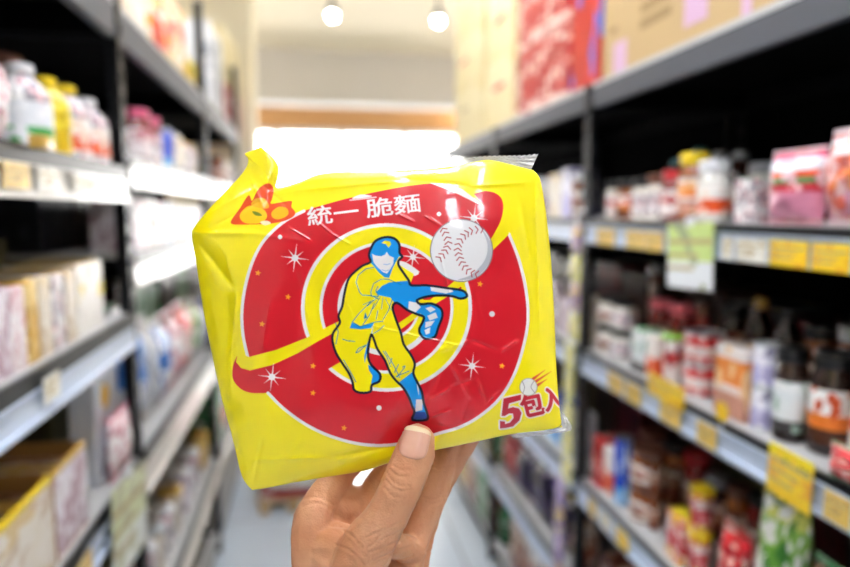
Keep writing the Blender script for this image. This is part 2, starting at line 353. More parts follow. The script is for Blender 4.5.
def height(P, U, V):
    X, Y = P[..., 0], P[..., 1]; e = prof(U, 3.6)*prof(V, 3.2)
    h = 0.0175*e
    ed = np.clip(np.minimum(np.minimum(U, 1-U), np.minimum(V, 1-V))/0.06, 0, 1)
    h = h + ed*(0.55e-3*ripples(X, Y)+0.9*creases(X, Y))
    dd = ((X-416)/20)**2+((Y-436)/20)**2; h = h - ed*0.0052*np.exp(-dd)                 # pressed in by the thumb
    dd = ((X-245)/30)**2+((Y-165)/26)**2; h = h*(1-0.55*np.exp(-dd))                    # flat torn corner
    return h
def to_world(X, Y, D):
    K = (FOCUS-D)/650.0; Lc = np.stack([(X-425)*K, (283.5-Y)*K, -(FOCUS-D)], -1)
    return Lc @ np.array(CR).T + np.array(CO)
def grid_faces(nu, nv, flip=False):
    i = np.arange(nv-1)[:, None]*nu+np.arange(nu-1)[None]; q = np.stack([i, i+nu, i+nu+1, i+1], -1).reshape(-1, 4)
    return q[:, ::-1] if flip else q
def big_mesh(name, co, quads, mats, colors=None):
    me = bpy.data.meshes.new(name); me.vertices.add(len(co)); me.vertices.foreach_set('co', np.asarray(co, np.float32).ravel())
    me.loops.add(quads.size); me.loops.foreach_set('vertex_index', quads.astype(np.int32).ravel())
    me.polygons.add(len(quads)); me.polygons.foreach_set('loop_start', np.arange(0, quads.size, 4, dtype=np.int32))
    me.update(calc_edges=True); me.polygons.foreach_set('use_smooth', np.ones(len(quads), bool))
    for m in mats: me.materials.append(m)
    if colors is not None:
        a = me.color_attributes.new('print', 'FLOAT_COLOR', 'POINT'); c = np.ones((len(co), 4), np.float32); c[:, :3] = colors; a.data.foreach_set('color', c.ravel())
    me.validate(); return me
def film_mat():
    m = bpy.data.materials.new('printed_film'); m.use_nodes = True; nt = m.node_tree; b = nt.nodes['Principled BSDF']
    at = nt.nodes.new('ShaderNodeAttribute'); at.attribute_name = 'print'; nt.links.new(at.outputs['Color'], b.inputs['Base Color'])
    b.inputs['Roughness'].default_value = 0.36; b.inputs['Specular IOR Level'].default_value = 0.3; b.inputs['Coat Weight'].default_value = 0.75; b.inputs['Coat Roughness'].default_value = 0.07
    tc = nt.nodes.new('ShaderNodeTexCoord'); n = nt.nodes.new('ShaderNodeTexNoise'); n.inputs['Scale'].default_value = 55; n.inputs['Detail'].default_value = 3
    bp = nt.nodes.new('ShaderNodeBump'); bp.inputs['Strength'].default_value = 0.2; bp.inputs['Distance'].default_value = 0.0012
    nt.links.new(tc.outputs['Object'], n.inputs['Vector']); nt.links.new(n.outputs['Fac'], bp.inputs['Height']); nt.links.new(bp.outputs['Normal'], b.inputs['Normal']); nt.links.new(bp.outputs['Normal'], b.inputs['Coat Normal'])
    return m
FILM = film_mat()
CLEAR = bpy.data.materials.new('clear_seal_film'); CLEAR.use_nodes = True; _n = CLEAR.node_tree; _n.nodes.remove(_n.nodes['Principled BSDF'])
_a = _n.nodes.new('ShaderNodeBsdfTransparent'); _b = _n.nodes.new('ShaderNodeBsdfTranslucent'); _c = _n.nodes.new('ShaderNodeBsdfGlossy'); _c.inputs['Roughness'].default_value = .12
_x = _n.nodes.new('ShaderNodeMixShader'); _y = _n.nodes.new('ShaderNodeMixShader'); _x.inputs[0].default_value = .45; _y.inputs[0].default_value = .22
_n.links.new(_a.outputs[0], _x.inputs[1]); _n.links.new(_b.outputs[0], _x.inputs[2]); _n.links.new(_x.outputs[0], _y.inputs[1]); _n.links.new(_c.outputs[0], _y.inputs[2]); _n.links.new(_y.outputs[0], _n.nodes['Material Output'].inputs[0])
ORI = H(390, 462, 0)
packet = empty('noodle_packet', ORI)
tag(packet, 'bright yellow noodle packet with red disc and baseball pitcher, held up in the hand', 'noodle packet')
OR = np.array(ORI)
P, U, V = coons(800, 660); hh = height(P, U, V)
k = FOCUS/(FOCUS-0*hh)
cols = art_at(P[..., 0], P[..., 1])
link('printed_front', big_mesh('printed_front', (to_world(P[..., 0], P[..., 1], hh)-OR).reshape(-1, 3), grid_faces(800, 660), [FILM], cols.reshape(-1, 3)), packet)
P2, U2, V2 = coons(800, 660); P2, U2, V2 = P2[::4][:, ::4], U2[::4][:, ::4], V2[::4][:, ::4]
P2, U2, V2 = coons(200, 165)
h2 = -0.018*prof(U2, 3.6)*prof(V2, 3.2) + 0.0006*ripples(P2[..., 0]+300, P2[..., 1])*prof(U2, 3)*prof(V2, 3)
dd = ((P2[..., 0]-245)/30)**2+((P2[..., 1]-165)/26)**2; h2 = h2*(1-0.55*np.exp(-dd))
link('back_panel', big_mesh('back_panel', (to_world(P2[..., 0], P2[..., 1], h2)-OR).reshape(-1, 3), grid_faces(200, 165, True), [FILM], np.tile(np.array(YEL), (200*165, 1))), packet)
# crimped clear end seals
def seal(name, base, outer, nu=160, nv=12, ridges=5, amp=0.0005, lift=None, teeth=(0, 0)):
    A = resample(base, nu); B = resample(outer, nu)
    if teeth[0]:
        n = (B-A)/np.maximum(1e-6, np.linalg.norm(B-A, axis=1))[:, None]; tt = np.arange(nu)
        B = B + n*(teeth[1]*np.abs(((tt/teeth[0]) % 1)*2-1))[:, None]
    t = np.linspace(0, 1, nv)[:, None, None]; Pq = A[None]*(1-t)+B[None]*t
    tv = t[..., 0]+0*Pq[..., 0]; uu = np.linspace(0, 1, nu)[None]
    d = amp*np.sin(tv*ridges*2*PI) + 0.0012*tv*np.sin(uu*9+1) + 0.0008*np.sin(uu*31)*tv
    if lift is not None: d = d + lift*tv
    return link(name, big_mesh(name, (to_world(Pq[..., 0], Pq[..., 1], d)-OR).reshape(-1, 3), grid_faces(nu, nv, True), [CLEAR]), packet)
tag(seal('top_seal', [(283,188),(300,183),(325,174),(380,171.5),(419,170),(455,166.5),(488,161),(521,167.5),(531,170)], [(290,166),(305,163),(330,161),(380,160.5),(419,159.5),(455,159),(488,156.5),(521,156),(538,154.5)], 300, 16, 4, teeth=(6, 1.6)), 'clear crimped film with a serrated edge')
tag(seal('corner_flap', [(261,148),(271,157),(278,167),(277.5,178),(275.5,193)], [(266,137),(279,137),(291,141),(288,160),(277,193)], 60, 14, 3, lift=0.004, teeth=(4, 1.2)), 'clear folded corner of the film')
tag(seal('bottom_corner_seal', [(510,435),(530,432),(548,430),(560,424),(561,412)], [(513,438),(533,435.5),(552,433.5),(571,429),(564,414)], 80, 10, 3, teeth=(5, 1.2)), 'clear crimped corner')
# ---------------------------------------------------------------- the holder's hand
def LC(x, y, d):
    k = (FOCUS-d)/650.0; return np.array(((x-425)*k, (283.5-y)*k, -(FOCUS-d)))
mm = 0.001
chains = [  # (x, y, depth mm, radius mm)
 [(417.5,441,15.5,10.4),(415,452,16.5,12.0),(409,468,18,12.3),(401,487,20,12.5),(391,508,19,12.6),(379,528,17,13.8),(364,552,13,16.5),(350,590,6,18.5),(340,640,0,19)],      # thumb
 [(410,424,-27,7.4),(390,436,-29,8.2),(366,450,-31,8.8),(346,466,-31,9.8),(335,482,-28,10.6),(320,504,-18,11.6),(312,526,-9,12.8),(315,570,-5,14.5),(330,640,-4,17)],            # index
 [(446,412,-27,7.6),(430,426,-29,8.2),(410,444,-31,8.6),(392,466,-36,9.2),(376,490,-35,10.2),(362,516,-29,11.5),(352,556,-20,13.5),(345,650,-7,17)],                              # middle
 [(462,418,-27,7.4),(452,440,-30,8.2),(443,462,-32,9.4),(434,488,-32,10.4),(427,506,-31,10.4),(415,535,-27,10.6),(405,566,-22,12),(392,610,-14,14.5),(362,660,-8,17)],      # ring
 [(480,422,-26,6.2),(470,438,-29,6.8),(458,456,-33,7.2),(446,478,-42,7.4),(434,502,-42,7.6),(420,545,-36,8.4),(408,590,-28,11),(380,650,-12,15)],                           # little
 [(338,640,0,19),(350,720,6,20),(352,800,24,21),(352,900,50,24),(352,1010,80,29)],                                                           # wrist and forearm
 [(372,640,-8,16),(368,720,-2,18),(366,800,18,20),(366,900,46,23),(366,1010,78,28)],
]
web = [((366,552,12),(318,545,-6),12,12),((362,575,8),(330,560,-2),16,15),((352,610,4),(392,600,-12),16,15),((346,560,-2),(400,585,-16),13,12),((372,547,9),(336,534,-8),9,8),((352,536,-22),(324,520,-16),7,8),((392,545,2),(412,550,-20),8,9),((328,508,-20),(360,512,-29),8,9),((334,494,-25),(366,498,-33),6.5,7.5)]
bm = bmesh.new()
def sph(c, r, seg=20):
    m = Matrix.Translation(Vector(c)); bmesh.ops.create_icosphere(bm, subdivisions=2, radius=r, matrix=m)
def capsule(a, ra, b, rb):
    n = max(2, int(np.linalg.norm(b-a)/0.0028))
    for i in range(n+1):
        t = i/n; s = t; sph(a+(b-a)*t, ra+(rb-ra)*s)
for ch in chains:
    pts = [(LC(x, y, d*mm), r*mm) for x, y, d, r in ch]
    P3 = np.array([[*p, r] for p, r in pts]); S = []
    for i in range(len(P3)-1):
        a, b, c, d = P3[max(0, i-1)], P3[i], P3[i+1], P3[min(len(P3)-1, i+2)]
        n = max(2, int(np.linalg.norm(c[:3]-b[:3])/0.0028))
        for k_ in range(n):
            t = k_/n; S.append(0.5*((2*b)+(c-a)*t+(2*a-5*b+4*c-d)*t*t+(3*b-a-3*c+d)*t**3))
    S.append(P3[-1])
    for q in S: sph(q[:3], q[3])
for (a, b, ra, rb) in web: capsule(LC(a[0], a[1], a[2]*mm), ra*mm, LC(b[0], b[1], b[2]*mm), rb*mm)
me = bpy.data.meshes.new('hand_rough'); bm.to_mesh(me); bm.free()
tmp = bpy.data.objects.new('hand_rough', me); COL.objects.link(tmp)
rm = tmp.modifiers.new('r', 'REMESH'); rm.mode = 'VOXEL'; rm.voxel_size = 0.0009
sm = tmp.modifiers.new('s', 'SMOOTH'); sm.factor = 0.5; sm.iterations = 9
hm = bpy.data.meshes.new_from_object(tmp.evaluated_get(bpy.context.evaluated_depsgraph_get())); hm.name = 'hand'
bpy.data.objects.remove(tmp)
nv = len(hm.vertices); co = np.empty(nv*3, np.float32); hm.vertices.foreach_get('co', co); co = co.reshape(-1, 3).astype(float)
no = np.empty(nv*3, np.float32); hm.vertices.foreach_get('normal', no); no = no.reshape(-1, 3).astype(float)
px = co[:, 0]/-co[:, 2]*650+425; py = 283.5-co[:, 1]/-co[:, 2]*650     # packet units, for placing skin creases
def crease(pts, depth, w, zmin=-0.41, facing=True):
    global disp
    Pp = np.array(smooth(pts, False, 6)); best = np.full(nv, 1e9)
    for a, b in zip(Pp[:-1], Pp[1:]):
        d = b-a; L = max(1e-9, (d**2).sum()); t = np.clip(((px-a[0])*d[0]+(py-a[1])*d[1])/L, 0, 1)
        best = np.minimum(best, (px-a[0]-t*d[0])**2+(py-a[1]-t*d[1])**2)
    g = -depth*mm*np.exp(-best/(w*w)) + 0.35*depth*mm*np.exp(-best/(w*w*7))
    disp += np.where((co[:, 2] > zmin) & (no[:, 2] > 0.05), g, 0)
disp = np.zeros(nv)
for c in ([(387,473),(392,481),(401,486),(411,486)],[(386,480),(393,488),(403,491),(412,489)],[(390,470),(398,476),(408,477)],[(384,487),(392,496),(404,498)],[(394,466),(402,470),(410,470)]): crease(c, 0.8, 1.1, -0.385)
for c in ([(369,547),(388,537),(409,528)],[(371,553),(390,545),(411,537)],[(372,562),(392,553),(412,546)],[(376,570),(395,562),(413,556)],[(366,538),(384,530),(402,522)],[(340,528),(352,536),(362,548)],[(336,545),(352,552),(364,566)]): crease(c, 0.8, 1.2, -0.40)
for c in ([(423,497),(432,500),(442,497)],[(424,501),(434,504),(444,501)],[(416,545),(424,551),(432,551)],[(431,466),(440,469),(452,466)]): crease(c, 0.7, 1.2, -0.45)
for c in ([(300,500),(316,497),(334,505)],[(303,506),(318,503),(334,512)]): crease(c, 0.35, 1.6, -0.44)
# flat bed under the nail and fine skin relief
fr = np.random.default_rng(3); rel = np.zeros(nv)
for _ in range(40):
    kx = fr.normal(size=3); kx = kx/np.linalg.norm(kx)*2*PI/fr.uniform(0.004, 0.016); rel += np.cos(co @ kx + fr.uniform(0, 6.28))
disp += rel*0.00002
co = co + no*disp[:, None]
origin_l = LC(345, 650, 0); Rm = np.array(CR); OW = origin_l @ Rm.T + np.array(CO)
hm.vertices.foreach_set('co', (((co-origin_l) @ Rm.T)).astype(np.float32).ravel()); hm.update()
hm.polygons.foreach_set('use_smooth', [True]*len(hm.polygons))
def skin():
    m = bpy.data.materials.new('skin'); m.use_nodes = True; nt = m.node_tree; N = nt.nodes.new; L = nt.links.new; b = nt.nodes['Principled BSDF']
    tc = N('ShaderNodeTexCoord'); n = N('ShaderNodeTexNoise'); n.inputs['Scale'].default_value = 38; n.inputs['Detail'].default_value = 5; L(tc.outputs['Object'], n.inputs['Vector'])
    r = N('ShaderNodeValToRGB'); r.color_ramp.elements[0].position = 0.33; r.color_ramp.elements[0].color = srgb('c98a62')+(1,); r.color_ramp.elements[1].position = 0.68; r.color_ramp.elements[1].color = srgb('d8a07c')+(1,)
    L(n.outputs['Fac'], r.inputs['Fac']); L(r.outputs['Color'], b.inputs['Base Color'])
    b.inputs['Subsurface Weight'].default_value = 0.18; b.inputs['Subsurface Radius'].default_value = (1.0, 0.35, 0.18); b.inputs['Subsurface Scale'].default_value = 0.004
    b.inputs['Roughness'].default_value = 0.5
    v = N('ShaderNodeTexVoronoi'); v.inputs['Scale'].default_value = 900; L(tc.outputs['Object'], v.inputs['Vector'])
    n2 = N('ShaderNodeTexNoise'); n2.inputs['Scale'].default_value = 260; n2.inputs['Detail'].default_value = 4; L(tc.outputs['Object'], n2.inputs['Vector'])
    ad = N('ShaderNodeMath'); ad.operation = 'ADD'; L(v.outputs['Distance'], ad.inputs[0]); L(n2.outputs['Fac'], ad.inputs[1])
    bp = N('ShaderNodeBump'); bp.inputs['Strength'].default_value = 0.35; bp.inputs['Distance'].default_value = 0.0005; L(ad.outputs[0], bp.inputs['Height']); L(bp.outputs['Normal'], b.inputs['Normal'])
    return m
hm.materials.clear(); hm.materials.append(skin())
hand = link('hand', hm, None, OW.tolist())
tag(hand, "person's left hand pinching the yellow noodle packet, thumb in front and fingers curled behind", 'hand')
# thumbnail laid on the thumb
from mathutils.bvhtree import BVHTree
bv = BVHTree.FromPolygons([Vector(c) for c in co], [tuple(p.vertices) for p in hm.polygons])
nc = np.array((414.6, 443.0)); ax = np.array((0.20, -0.98)); ax /= np.linalg.norm(ax); sd = np.array((-ax[1], ax[0])); sd = -sd if sd[0] < 0 else sd
nm = MB(); nu_, nv_ = 25, 27; vs = []
for j in range(nv_):
    for i in range(nu_):
        a = (i/(nu_-1))*2-1; c = (j/(nv_-1))*2-1
        # rounded rectangle: square -> superellipse
        w = 14.6*(1-0.10*max(0, -c)**2)*(1-0.22*abs(c)**6); l = 16.2*(1-0.13*abs(a)**3)
        q = nc+sd*a*w+ax*c*l
        d_ = Vector(LC(q[0], q[1], 0)).normalized(); hit = bv.ray_cast(Vector((0, 0, 0)), d_)
        p = np.array(hit[0]); nrm = np.array(hit[1])
        e = max(abs(a), abs(c)); off = 0.00055*(1-max(0, e-0.8)/0.2*0.75) + (0.0004 if c > 0.75 else 0)
        vs.append(tuple((p+nrm*off-origin_l) @ Rm.T))
fs = [(j*nu_+i, j*nu_+i+1, (j+1)*nu_+i+1, (j+1)*nu_+i) for j in range(nv_-1) for i in range(nu_-1)]
nm.add(vs, fs); nm.m = [1 if f[0]//nu_ >= 22 else 0 for f in fs]
NAIL = mat('nail', 'd9a48e', rough=0.28, coat=0.3, sss=0.1); TIPM = mat('nail_tip', 'e6d3ae', rough=0.35)
nb = nm.build('thumbnail', [NAIL, TIPM], hand, angle=3.0); tag(nb, 'pinkish nail with a pale free edge')
md = nb.modifiers.new('t', 'SOLIDIFY'); md.thickness = 0.0006; md.offset = -1
# ---------------------------------------------------------------- the shop itself
XL, XR, YB, YF, ZC = -1.9, 2.3, -3.2, 8.4, 3.05
WALLM = mat('wall_paint', 'ece6da', rough=0.8, var=0.04, bscale=3)
CEILM = mat('ceiling_paint', 'e9dfca', rough=0.85, var=0.05, bscale=2)
def floor_mat():
    m = bpy.data.materials.new('floor_tiles'); m.use_nodes = True; nt = m.node_tree; N = nt.nodes.new; L = nt.links.new; b = nt.nodes['Principled BSDF']
    tc = N('ShaderNodeTexCoord'); br = N('ShaderNodeTexBrick'); br.offset = 0; br.inputs['Scale'].default_value = 1.0
    br.inputs['Brick Width'].default_value = 0.6; br.inputs['Row Height'].default_value = 0.6; br.inputs['Mortar Size'].default_value = 0.004
    br.inputs['Color1'].default_value = srgb('dbe6f0')+(1,); br.inputs['Color2'].default_value = srgb('d6e2ee')+(1,); br.inputs['Mortar'].default_value = srgb('8d949a')+(1,)
    L(tc.outputs['Object'], br.inputs['Vector']); L(br.outputs['Color'], b.inputs['Base Color']); b.inputs['Roughness'].default_value = 0.3
    return m
def struct(name, b, m):
    o = b.build(name, m, None, smooth=False); o['kind'] = 'structure'; return o
struct('floor', MB().box(XL-.2, XR+.2, YB-.2, YF+.2, -0.1, 0), floor_mat())
struct('ceiling', MB().box(XL-.2, XR+.2, YB-.2, YF+.2, ZC, ZC+.1), CEILM)
struct('wall_left', MB().box(XL-.2, XL, YB, YF, 0, ZC), WALLM)
struct('wall_right', MB().box(XR, XR+.2, YB, YF, 0, ZC), WALLM)
struct('wall_back', MB().box(XL-.2, XR+.2, YB-.2, YB, 0, ZC), mat('dark_rear_wall', '4a4540', rough=0.7, var=0.1, bscale=3))  # unseen wall, darkened so the packet film reflects less of it
# street front: a wide glazed opening under a timber header
WZ0, WZ1, WX0, WX1 = 0.5, 2.46, -1.2, 2.0
w = MB(); w.box(XL-.2, XR+.2, YF, YF+.2, 0, WZ0); w.box(XL-.2, XR+.2, YF, YF+.2, WZ1+.26, ZC); w.box(XL-.2, WX0, YF, YF+.2, WZ0, WZ1+.26); w.box(WX1, XR+.2, YF, YF+.2, WZ0, WZ1+.26)
struct('wall_front', w, WALLM)
struct('trim_1', MB().box(WX0, WX1, YF-.04, YF+.2, WZ1, WZ1+.26), mat('tan_timber', 'd8a672', rough=0.6, var=0.1, bscale=6))
fr = MB(); n = 4
for i in range(n+1):
    x = WX0+(WX1-WX0)*i/n; fr.box(max(WX0, x-.03), min(WX1, x+.03), YF+.02, YF+.08, WZ0, WZ1)
fr.box(WX0, WX1, YF+.02, YF+.08, WZ0, WZ0+.06); fr.box(WX0, WX1, YF+.02, YF+.08, WZ1-.06, WZ1)
wn = struct('window_1', fr, mat('white_frame', 'f0f0ee', rough=0.4))
def glass_mat():
    m = bpy.data.materials.new('window_glass'); m.use_nodes = True; nt = m.node_tree; nt.nodes.remove(nt.nodes['Principled BSDF'])
    t = nt.nodes.new('ShaderNodeBsdfTransparent'); g = nt.nodes.new('ShaderNodeBsdfGlossy'); g.inputs['Roughness'].default_value = 0.02; mx = nt.nodes.new('ShaderNodeMixShader'); f = nt.nodes.new('ShaderNodeFresnel')
    nt.links.new(f.outputs[0], mx.inputs[0]); nt.links.new(t.outputs[0], mx.inputs[1]); nt.links.new(g.outputs[0], mx.inputs[2]); nt.links.new(mx.outputs[0], nt.nodes['Material Output'].inputs[0]); return m
MB().box(WX0+.02, WX1-.02, YF+.045, YF+.055, WZ0+.03, WZ1-.03).build('pane', glass_mat(), wn, smooth=False)
# grey bulkhead beam across the ceiling and a cream column
struct('trim_2', MB().box(XL, XR, 6.9, 7.25, 2.54, ZC), mat('grey_beam', 'd4d0cc', rough=0.7, var=0.05, bscale=3))
struct('trim_3', MB().box(-0.86, -0.36, 4.45, 4.85, 0, ZC), mat('cream_column', 'eee4c8', rough=0.7, var=0.06, bscale=3))
# ceiling lights
LAMPM = mat('lamp_tube', 'fffaf2', emit=26.0, ecol='eef4ff'); FIXM = mat('fixture_white', 'e8e8e6', rough=0.4)
def batten(x, y, label, length=1.2):
    t = empty('ceiling_light', (x, y, ZC)); tag(t, label, 'ceiling light', 'tube lights on the ceiling')
    MB().rbox(-.08, .08, -length/2-.03, length/2+.03, -.05, 0, .008).build('housing', FIXM, t)
    for s in (-1, 1): MB().tube((s*.045, -length/2, -.07), (s*.045, length/2, -.07), .017).build('tube', LAMPM, t)
FILL_TUBE = mat('fill_tube_soft', 'fffaf2', emit=7.0, ecol='fff4e4')
def hung(x, y, z, label):  # out-of-view lights added to brighten the far ceiling
    t = empty('added_fill_light', (x, y, z)); tag(t, label, 'ceiling light', 'added fill lights hung above the far racks')
    MB().rbox(-.08, .08, -.62, .62, -.03, 0, .006).build('housing', FIXM, t)
    for s in (-1, 1): MB().tube((s*.06, -.6, .022), (s*.06, .6, .022), .017).build('tube', FILL_TUBE, t)
    for yy in (-.5, .5): MB().tube((0, yy, 0), (0, yy, ZC-z), .003).build('wire', FIXM, t)
for x, y, lb in ((.15, -2.1, 'added twin tube light well behind the camera, brightening the packet'), (.15, -.55, 'white twin tube ceiling light just behind the camera over the aisle'), (.15, .95, 'white twin tube ceiling light over the near racks'), (.15, 2.45, 'white twin tube ceiling light over the middle of the aisle'),  # the rearmost one is added, unseen, to brighten the packet front
                 (1.7, .9, 'white twin tube ceiling light behind the right rack'), (-1.3, .9, 'white twin tube ceiling light behind the left rack')):
    batten(x, y, lb)
hung(1.85, 5.6, 2.5, 'added twin tube fill light beyond the right rack'); hung(-1.15, 5.6, 2.5, 'added twin tube fill light beyond the left rack'); hung(2.0, 7.8, 2.5, 'added twin tube fill light by the shop front, right'); hung(-1.3, 7.8, 2.5, 'added twin tube fill light by the shop front, left')
BULB = mat('bulb_glow', 'fff8ea', emit=30.0, ecol='fff6e6'); BLK = mat('black_plastic', '181818', rough=0.4)
for x, y, lb in ((.18, 4.9, 'small ceiling spotlight with a glowing bulb, left of the two'), (.955, 4.9, 'small ceiling spotlight with a glowing bulb, right of the two')):
    t = empty('spotlight', (x, y, ZC)); tag(t, lb, 'spotlight')
    MB().lathe([(.045, -.02), (.045, 0)], 20).build('base', mat('grey_metal_lamp', '77787c', rough=.4, metal=.6), t)
    MB().tube((0, 0, -.02), (0, 0, -.13), .009).build('stem', mat('grey_metal_lamp'), t)
    MB().lathe([(.018, -.13), (.03, -.14), (.042, -.17), (.045, -.2)], 20).build('shade', mat('grey_metal_lamp'), t)
    MB().lathe([(.003, -.25), (.02, -.245), (.03, -.23), (.033, -.21), (.028, -.195), (.01, -.185)], 20).build('bulb', BULB, t)
w = bpy.data.worlds.new('world'); SC.world = w; w.use_nodes = True; bg = w.node_tree.nodes['Background']
bg.inputs[0].default_value = (1, 0.99, 0.97, 1); bg.inputs[1].default_value = 5.0
SC.view_settings.view_transform = 'Standard'; SC.view_settings.look = 'None'; SC.view_settings.gamma = 1; SC.view_settings.use_curve_mapping = False
SC.view_settings.exposure = 1.05
# ---------------------------------------------------------------- the two shelving runs
XRt, XLt = 0.70, -0.40           # aisle faces
POSTS = {'L': [0.30, 1.55, 2.72, 3.90], 'R': [0.40, 1.60, 2.47, 3.40]}
BLACK = mat('black_steel', '0b0c0f', rough=0.35, spec=0.35, bump=0.1, bscale=300); GREYS = mat('grey_shelf_steel', '4c4f56', rough=0.5, var=0.05, bscale=20); DECK = mat('shelf_deck', 'b4b4b4', rough=0.55, var=0.06, bscale=15)
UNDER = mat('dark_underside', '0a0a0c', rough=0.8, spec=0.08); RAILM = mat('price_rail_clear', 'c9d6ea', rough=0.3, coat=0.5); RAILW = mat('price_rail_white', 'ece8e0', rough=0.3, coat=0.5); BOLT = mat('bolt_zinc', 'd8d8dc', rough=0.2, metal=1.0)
GLINT = mat('slot_glint', '9aa0a8', rough=.4, metal=.3)  # pale tone standing in for glints in the post slots
BACK = mat('perforated_back', '060607', rough=0.9, spec=0.03)
DEPTH = 0.44
R_DECKS = {0: [1.765, 1.426, 1.085, 0.732, 0.36, 0.10], 1: [1.765, 1.426, 1.085, 0.735, 0.42, 0.10], 2: [1.765, 1.426, 1.085, 0.735, 0.42, 0.10]}
L_DECKS = {0: [1.895, 1.542, 1.22, 0.885, 0.50, 0.12], 1: [1.895, 1.574, 1.35, 0.885, 0.43, 0.10], 2: [1.895, 1.574, 1.30, 0.885, 0.43, 0.10]}
def rack(side, bays, decks, label, top):
    sgn = 1 if side == 'R' else -1; xf = XRt if side == 'R' else XLt
    POSTY = POSTS[side]; root = empty('shelving_rack', (xf+sgn*DEPTH/2, 2.1, 0)); tag(root, label, 'shelving rack')
    o = np.array(root.location)
    def shift(b): b.v = [tuple(np.array(v)-o) for v in b.v]; return b
    class S(MB):
        def build(s, name, m, parent=None, **k):
            shift(s); return MB.build(s, name, m, parent, **k)
    global MBX; MBX = S
    for y in POSTY:
        for xx, sg in ((xf, sgn), (xf+sgn*(DEPTH-.002), -sgn)):
            b = MB(); w = .036; t = .0022; x0, x1 = sorted((xx, xx+sg*t))
            b.box(x0, x1, y-w/2, y-w/2+.010, 0, top); b.box(x0, x1, y+w/2-.010, y+w/2, 0, top); z = 0.0
            while z < top-.02:
                    b.box(x0, x1, y-w/2+.010, y+w/2-.010, z, min(top, z+.022), 0)
                    if xx == xf: q0, q1 = sorted((xx+sg*.004, xx+sg*.006)); b.box(q0, q1, y-.006, y+.006, z+.026, z+.046, 1)  # pale plates added in the slots, imitating specks of light
                    z += 0.05
            xa, xb = sorted((xx, xx+sg*.034)); b.box(xa, xb, y+w/2-t, y+w/2, 0, top)
            shift(b); b.build('post', [BLACK, GLINT], root, smooth=False)
    for bay in range(3):
        y0, y1 = POSTY[bay]+.018, POSTY[bay+1]-.018
        for k, z in enumerate(decks[bay]):
            e = .004; xa, xb = sorted((xf+sgn*e, xf+sgn*(DEPTH-e)))
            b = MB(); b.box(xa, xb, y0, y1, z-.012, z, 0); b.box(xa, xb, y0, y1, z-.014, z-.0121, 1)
            hb = (.080 if side == 'L' else .060) if k == 0 else .03
            x0, x1 = sorted((xf+sgn*e, xf+sgn*(e+.02))); b.box(x0, x1, y0, y1, z-hb, z-.0141, 2 if k == 0 else 1)
            x0, x1 = sorted((xf+sgn*(DEPTH-e-.02), xf+sgn*(DEPTH-e))); b.box(x0, x1, y0, y1, z-hb, z-.0141, 1)
            for yy in (y0, y1-.02): x0, x1 = sorted((xf+sgn*.03, xf+sgn*(DEPTH-.03))); b.box(x0, x1, yy, yy+.02, z-hb, z-.0141, 1)
            shift(b); d = b.build('shelf_deck', [DECK, UNDER, GREYS], root, smooth=False)
            if 1 <= k <= 4:                     # price rail clipped to the shelf edge
                b = MB(); hR = .072 if side == 'L' else .056; st = .024 if side == 'L' else .010; hR = .105 if (side == 'L' and bay > 0 and k == 3) else hR
                x0, x1 = sorted((xf-sgn*.004, xf-sgn*.0005)); b.box(x0, x1, y0+.002, y1-.002, z-hR, z-.004-st, 0)
                x0, x1 = sorted((xf-sgn*.010, xf-sgn*.004)); b.box(x0, x1, y0+.002, y1-.002, z-hR-.004, z-hR+.004, 0); b.box(x0, x1, y0+.002, y1-.002, z-.006-st, z-.004-st, 0); x0, x1 = sorted((xf-sgn*.006, xf-sgn*.0005)); b.box(x0, x1, y0+.002, y1-.002, z-.0038-st, z-.001, 1)
                shift(b); b.build('price_rail', [RAILW if (side == 'L' and k == 1) or (side == 'L' and bay > 0) else RAILM, BLACK], d, smooth=False)
        b = MB(); x0, x1 = sorted((xf+sgn*(DEPTH+.0005), xf+sgn*(DEPTH+.004))); b.box(x0, x1, POSTY[bay]-(.02 if bay == 0 else 0), POSTY[bay+1]+(.02 if bay == 2 else -.0005), .02, decks[bay][0]); shift(b)
        b.build('back_panel', BACK, root, smooth=False)
    for y in POSTY[1:3]:
        for z in ([1.335, 1.385, 1.43] if side == 'L' else [1.40]) + [decks[0][1]+.02, decks[0][3]-.04]:
            b = MB(); b.lathe([(.0085, 0), (.0085, .003), (.005, .007), (.001, .008)], 12); b.v = [(xf-sgn*vz, y+vx, z+vy) for vx, vy, vz in b.v]; shift(b); b.build('bolt', BOLT, root)
    return root
rack('L', 3, L_DECKS, 'long black slotted-post shelving rack with grey shelves on the left of the aisle', 2.25)
rack('R', 3, R_DECKS, 'long black slotted-post shelving rack with grey shelves on the right of the aisle', 1.764)
_rv = CR @ Vector((1, 0, 0)); _fv = CR @ Vector((0, 0, -1))
def yat(px, X, Z):
    """distance along the aisle at which the plane x = X, at height Z, is seen in the given direction"""
    k = (px-425)/650; dz = Z-CAM_Z
    return (k*(X*_fv.x+dz*_fv.z)-(X*_rv.x+dz*_rv.z))/(_rv.y-k*_fv.y)
